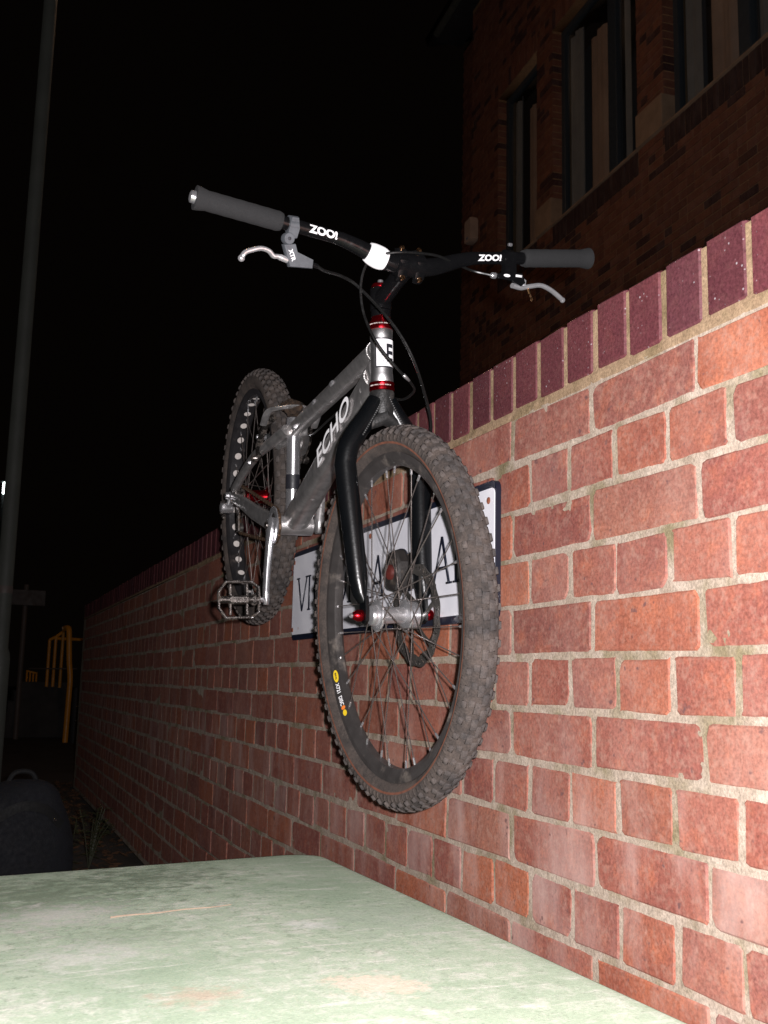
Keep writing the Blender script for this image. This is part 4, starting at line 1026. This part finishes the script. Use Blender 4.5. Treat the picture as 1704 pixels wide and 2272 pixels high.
for i, (a, b, z) in enumerate(cand):
    deep = .115 if any(abs(a - e) < .002 or abs(b - e) < .002 for e in opens) and WZ0 < z < WZ1 else .022
    dy = R.uniform(-.002, .003); sh_ = 0
    if i < 300 and deep < .1: link('brick', bbrick(b - a, deep), bld, Matrix.Translation(((a + b) / 2, .002 + dy, z)))
    else:
        ext = .007 if deep > .1 else 0
        rest.box(((a + b) / 2, .002 + dy - deep / 2, z), (b - a - .010 + 2 * ext, deep + .003, CH - .010)); rr_ += [R.random()] * 6
me = bpy.data.meshes.new('brickwork'); me.from_pydata(rest.v, [], rest.f); me.materials.append(M['bbrick_far']); with_rnd(me, rr_); tag(link('brickwork', me, bld), kind='stuff')
sb = MB(); sb.box((0, 0, 0), (.065, .030, .215), bev=.002); sbm = sb.mesh('soldier_brick', M['blue_brick']); sb2 = MB(); sb2.box((0, 0, 0), (.065, .030, .215), bev=.002); sbm2 = sb2.mesh('soldier_brick', M['bbrick'])
for (a, b) in WIN:
    n = int((b - a) / .075); p_ = (b - a) / n
    for k in range(n):
        link('soldier_brick', sbm, bld, Matrix.Translation((a + (k + .5) * p_, -.008 + R.uniform(-.002, .002), 4.147)))
        link('soldier_brick', sbm2, bld, Matrix.Translation((a + (k + .5) * p_, -.008 + R.uniform(-.002, .002), 6.575)))
for a, b in ((2.58, 2.95), (.48, .90)):
    m = MB(); m.box(((a + b) / 2, -.045, 4.424), (b - a + .006, .15, .316), bev=.008); m.build('stone_block', M['stone'], bld)
def curtain(name, a, b, z0, z1, o, mat, par, amp=.018, fr=38):
    m = MB(); n = max(8, int((b - a) / .015)); V = []
    for j in (0, 1):
        for i in range(n + 1):
            t = a + (b - a) * i / n; V.append((t, o + amp * math.sin(t * fr) + amp * .5 * math.sin(t * fr * 2.3 + 1), (z0, z1)[j]))
    m.add(V, [(i, i + 1, n + 2 + i, n + 1 + i) for i in range(n)]); return m.build(name, mat, par)
for wi, (a, b) in enumerate(WIN):
    m = MB(); fw, o = .075, -.135
    m.box(((a + b) / 2, o, WZ0 + fw / 2 + .012), (b - a, .06, fw), bev=.006); m.box(((a + b) / 2, o, WZ1 - fw / 2), (b - a, .06, fw), bev=.006)
    for x in (a + fw / 2, b - fw / 2): m.box((x, o + .001, (WZ0 + WZ1) / 2), (fw, .064, WZ1 - WZ0 - .03), bev=.006)
    wn = m.build('window', M['frame'], bld)
    mull = [(1.40 + 1.63) / 2] if wi == 1 else ([-.49] if wi == 2 else [])
    for x in mull:
        m = MB(); m.box((x, o + .003, (WZ0 + WZ1) / 2), (.15, .075, WZ1 - WZ0 - .1), bev=.008); m.build('mullion', M['frame'], wn)
    cells = []; x0 = a + fw
    for x in sorted(mull): cells.append((x0, x - .075)); x0 = x + .075
    cells.append((x0, b - fw))
    for (x0, x1) in cells:
        m = MB(); m.box(((x0 + x1) / 2, o - .004, (WZ0 + WZ1) / 2), (x1 - x0, .006, WZ1 - WZ0 - 2 * fw)); m.build('pane', M['glass'], wn)
        w_ = x1 - x0
        curtain('curtain', x1 - w_ * .28, x1 - .005, WZ0 + .02, WZ1 - .1, -.185, M['curtain_grey'], wn)
        curtain('curtain', x0 + .005, x0 + w_ * .56, WZ0 + .02, WZ1 - .35, -.20, M['curtain'], wn, .02, 24)
    m = MB(); m.box(((a + b) / 2, -.62, (WZ0 + WZ1) / 2), (b - a + .3, .02, WZ1 - WZ0 + .3)); m.build('room_wall', M['room'], wn)
    m = MB(); m.box(((a + b) / 2, -.055, WZ0 + .004), (b - a - .004, .165, .022), bev=.004); m.build('sill', M['stone'], wn)
# set-back darker bay at the far end, eaves
m = MB(); m.box((5.27, -.36, (GZ + ZT) / 2), (.83, .30, ZT - GZ)); m.build('end_bay', M['mortar_dark'], bld)
rest = MB(); rr_ = []
for r in range(88):
    z = 1.5 + (r + .5) * CH; t = 4.862 + (0 if r % 2 else -.11)
    while t < 5.68:
        q0, q1 = max(t, 4.862), min(t + .225, 5.68); t += .225
        if q1 - q0 > .04: rest.box(((q0 + q1) / 2, -.206, z), (q1 - q0 - .01, .02, CH - .01)); rr_ += [.58 + .14 * R.random()] * 6
me = bpy.data.meshes.new('end_bay_brickwork'); me.from_pydata(rest.v, [], rest.f); me.materials.append(M['bbrick_far']); with_rnd(me, rr_); tag(link('end_bay_brickwork', me, bld), kind='stuff')
m = MB(); m.box((1.2, .02, 8.235), (8.9, .36, .16), bev=.01); ev = m.build('eaves', M['soffit'], bld)
m = MB(); m.tube([(-3.3, .22, 8.24), (5.6, .22, 8.24)], .05, 12); m.build('gutter', M['pole'], ev)
m = MB(); m.box((1.3, -2.2, 9.2), (9.3, 5.2, .12), Y=(0, .94, -.34), Z=(0, .34, .94)); m.build('roof', M['soffit'], bld)
ab = thing('alarm_box', 'small pale alarm box fixed high on the brick building', 'alarm box', BP + Vector((.063 * 4.68 - .998 * .008, .998 * 4.68 + .063 * .008, 4.92)), BA)
m = MB(); m.prism([(-.10, .02), (-.07, 0), (.07, 0), (.10, .02), (.10, .26), (.08, .30), (-.08, .30), (-.10, .26)], (0, .055, 0), Vector((1, 0, 0)), Vector((0, 0, 1)), .052, bev=.05); m.build('case', M['alarm'], ab)
m = MB(); m.box((0, .109, .05), (.06, .006, .03), bev=.001); m.build('strobe_lens', M['greyink'], ab)

# ------------------------------------------------------------------ lamp post on the left; its sodium lantern stands above the picture
PX, PY = -.612, 5.35
lp = thing('lamp_post', 'tall grey steel lamp post standing in the dark beyond the wall', 'lamp post', (PX, PY, GZ))
m = MB(); m.lathe([(.062, 0), (.062, .9), (.058, .93), (.047, .96), (.0445, 3.2), (.041, 6.6)], (0, 0, 0), (0, 0, 1), 28); m.build('column', M['pole'], lp)
m = MB(); m.lathe([(.048, 0), (.048, .045)], (0, 0, 1.285), (0, 0, 1), 28); m.build('band', M['post'], lp)
m = MB(); m.tube(catmull([(0, 0, 6.55), (.05, .05, 6.72), (.35, .3, 6.80), (.6, .5, 6.80)], 6), .03, 12); m.build('arm', M['pole'], lp)
m = MB(); m.box((.75, .63, 6.83), (.55, .2, .11), Vector((.77, .64, 0)), Vector((-.64, .77, 0)), bev=.03); ln = m.build('lantern', M['pole'], lp)
m = MB(); m.box((.75, .63, 6.755), (.34, .13, .03), Vector((.77, .64, 0)), Vector((-.64, .77, 0)), bev=.008); m.build('lantern_bowl', emit('sodium_glow', (1, .42, .08), 14), ln)
lamp('sodium_lantern_light', (PX + .75, PY + .63, GZ + 6.68), 50, (1.0, .58, .34), .12)

# ------------------------------------------------------------------ things far down the lane
sp = thing('sign_post', 'thin post carrying a small blank sign seen from behind, beyond the lamp post', 'sign', (-.16, 13.1, GZ))
MB().tube([(0, 0, 0), (0, 0, 1.96)], .032, 14).build('post', M['post'], sp)
m = MB(); m.box((.02, -.05, 1.79), (.44, .012, .2), bev=.004); m.build('sign_panel', M['signback'], sp)
for dz in (1.73, 1.85):
    m = MB(); m.lathe([(.036, 0), (.036, .02)], (0, 0, dz), (0, 0, 1), 14); m.build('clip', M['post'], sp)
hr = thing('handrail', 'bright yellow tubular handrail with a thick end post at the steps', 'handrail', (.40, 12.5, GZ))
MB().tube(catmull([(-.01, -.1, 0), (.0, -.1, .55), (.0, -.1, .78), (-.025, -.1, 1.0), (-.045, -.1, 1.30), (-.055, -.06, 1.39), (-.08, .12, 1.40)], 5), .032, 14).build('end_post', M['yrail'], hr)
for x, y, z0, z1 in ((-.21, .86, .66, 1.27), (-.135, .83, .66, 1.31), (-.05, .79, .65, 1.385)):
    MB().tube([(x, y, z0), (x, y, z1)], .019, 10).build('baluster', M['yrail'], hr)
MB().tube([(-.10, .12, 1.40), (-.05, .79, 1.385), (-.135, .83, 1.31), (-.21, .86, 1.27)], .019, 10).build('top_rail', M['yrail'], hr)
MB().tube([(-.135, .83, 1.29), (.22, .68, 1.28)], .018, 10).build('cross_rail', M['yrail'], hr)
h2 = thing('handrail', 'dull yellow lower handrail with thin balusters behind the sign post', 'handrail', (.0, 13.45, GZ))
for x, z0, z1 in ((-.06, .24, .85), (-.02, .20, .85), (.02, .16, .84), (.06, .10, .82)): MB().tube([(x, 0, z0), (x, 0, z1)], .011, 8).build('baluster', M['yrail'], h2)
MB().tube([(-.07, 0, .86), (.07, 0, .83)], .012, 8).build('top_rail', M['yrail'], h2)
MB().tube([(-.04, -.03, .89), (.55, -.26, .9)], .010, 8).build('cross_rail', M['post'], h2)
m = MB(); m.box((0, 0, .36), (.62, .9, .72), bev=.01)
for k in range(4): m.box((-.31 - .07 * (k + .5), 0, .30 - .07 * k), (.07, .9, .60 - .14 * k))
rmp = m.build('steps', M['concrete'], None); rmp.location = (.18, 13.85, GZ); tag(rmp, 'dark concrete steps under the yellow handrails', 'steps')
bo_ = thing('bollard', 'short dark bollard with two white reflectors near the wall end', 'bollard', (.488, 12.23, GZ))
MB().lathe([(.05, 0), (.05, .62), (.035, .66), (.0001, .67)], (0, .06, 0), (0, 0, 1), 16).build('post', M['soffit'], bo_)
for z in (.438, .264): MB().ball((0, .008, z), .016, 10, (1, .4, 1)).build('reflector', M['reflect'], bo_)
for nm, lab, x, y, z, mt, sz in (('street_lamp', 'distant lit white tube lamp beyond the lamp post', -.25, 29.95, 4.757, emit('cold_lamp', (.85, 1, .95), 9), (.07, .07, .34)), ('street_lamp', 'distant tiny orange lamp low beside the lamp post', -.09, 40.6, 5.15, emit('orange_lamp', (1, .22, .04), 5), (.09, .09, .2))):
    q = thing(nm, lab, 'lamp', (x, y, GZ)); MB().tube([(0, .2, 0), (0, .2, z - GZ + .15)], .05, 8).build('pole', M['soffit'], q)
    MB().box((0, .1, z - GZ + .2), (.2, .3, .04), bev=.01).build('hood', M['soffit'], q)
    m = MB(); m.box((0, 0, z - GZ), sz, bev=.02); m.build('lamp_glass', mt, q)
# rucksack on the ground beyond the bin
bp = thing('rucksack', 'dark navy rucksack standing on the ground beyond the green bin', 'rucksack', (-.56, 2.75, GZ), .25)
m = MB(); m.ball((0, 0, 0), 1, 28); 
def bagf(p):
    q = Vector((math.copysign(abs(p.x) ** .55, p.x) * .19, math.copysign(abs(p.y) ** .6, p.y) * .12, math.copysign(abs(p.z) ** .55, p.z) * .215 + .213))
    k = 1 - .28 * max(0, (q.z - .2) / .22); q.x *= k; q.y *= k
    return q + Vector((noise.noise(q * 13), noise.noise(q * 13 + Vector((5, 0, 0))), noise.noise(q * 11 + Vector((0, 9, 0))) * .4)) * .016
m.xf(bagf); m.xf(lambda p: Vector((p.x, p.y, max(p.z, .001)))); m.build('sack', M['bag'], bp)
m = MB(); m.tube(catmull([(-.12, -.10, .30), (-.04, -.135, .345), (.05, -.13, .33), (.12, -.10, .27)], 5), [(.004, .018)] * 16, 8); m.build('strap', M['bagblack'], bp)
m = MB(); m.tube(catmull([(-.06, 0, .40), (-.03, 0, .45), (.03, 0, .45), (.06, 0, .40)], 5), .009, 8); m.build('grab_loop', M['bagblack'], bp)
m = MB(); m.box((.085, -.130, .292), (.012, .006, .010), bev=.001); m.build('buckle', M['reflect'], bp)
# weeds and dead leaves along the wall foot
leaf = [Vector(p) for p in ((0, 0, 0), (.4, .18, .05), (1, 0, -.08), (.4, -.18, .05))]
for wx, wy, sc_, lab in ((-.36, 2.95, 1.0, 'straggly dull green weed growing beside the navy rucksack'), (-.24, 3.35, .8, 'small dark leafed weed in front of the wall foot')):
    wd = thing('weed', lab, 'weed', (wx, wy, GZ)); m = MB(); ms = MB()
    for k in range(7):
        a = R.uniform(0, 2 * pi); tip = Vector((math.cos(a) * .10, math.sin(a) * .10, R.uniform(.2, .36))) * sc_; mid = tip * .5 + Vector((0, 0, .03))
        pth = catmull([(0, 0, 0), mid, tip], 5); ms.tube(pth, .002, 5)
        for p in pth[2:]:
            for s_ in range(2):
                b = R.uniform(0, 2 * pi); X_ = Vector((math.cos(b), math.sin(b), R.uniform(-.3, .5))).normalized(); Y_ = Vector((-X_.y, X_.x, 0)); L_ = R.uniform(.03, .06) * sc_
                m.add([p + (X_ * q.x + Y_ * q.y + Vector((0, 0, q.z))) * L_ for q in leaf], [(0, 1, 2), (0, 2, 3)])
    ms.build('stem', M['leafA'], wd); m.build('foliage', M['leafA'], wd)
m = MB()
for k in range(900):
    y = R.uniform(1.0, 7.0); x = -abs(R.gauss(0, .28)) - .02; p = Vector((x, y, GZ + .018 + R.uniform(0, .02))); b = R.uniform(0, 2 * pi)
    X_ = Vector((math.cos(b), math.sin(b), R.uniform(-.35, .35))); Y_ = Vector((-math.sin(b), math.cos(b), R.uniform(-.3, .3))); L_ = R.uniform(.025, .06)
    m.add([p + (X_ * q.x + Y_ * q.y * 1.5) * L_ for q in leaf], [(0, 1, 2), (0, 2, 3)])
tag(m.build('leaf_litter', M['leafB']), 'dead brown leaves lying along the foot of the wall', 'leaves', kind='stuff')
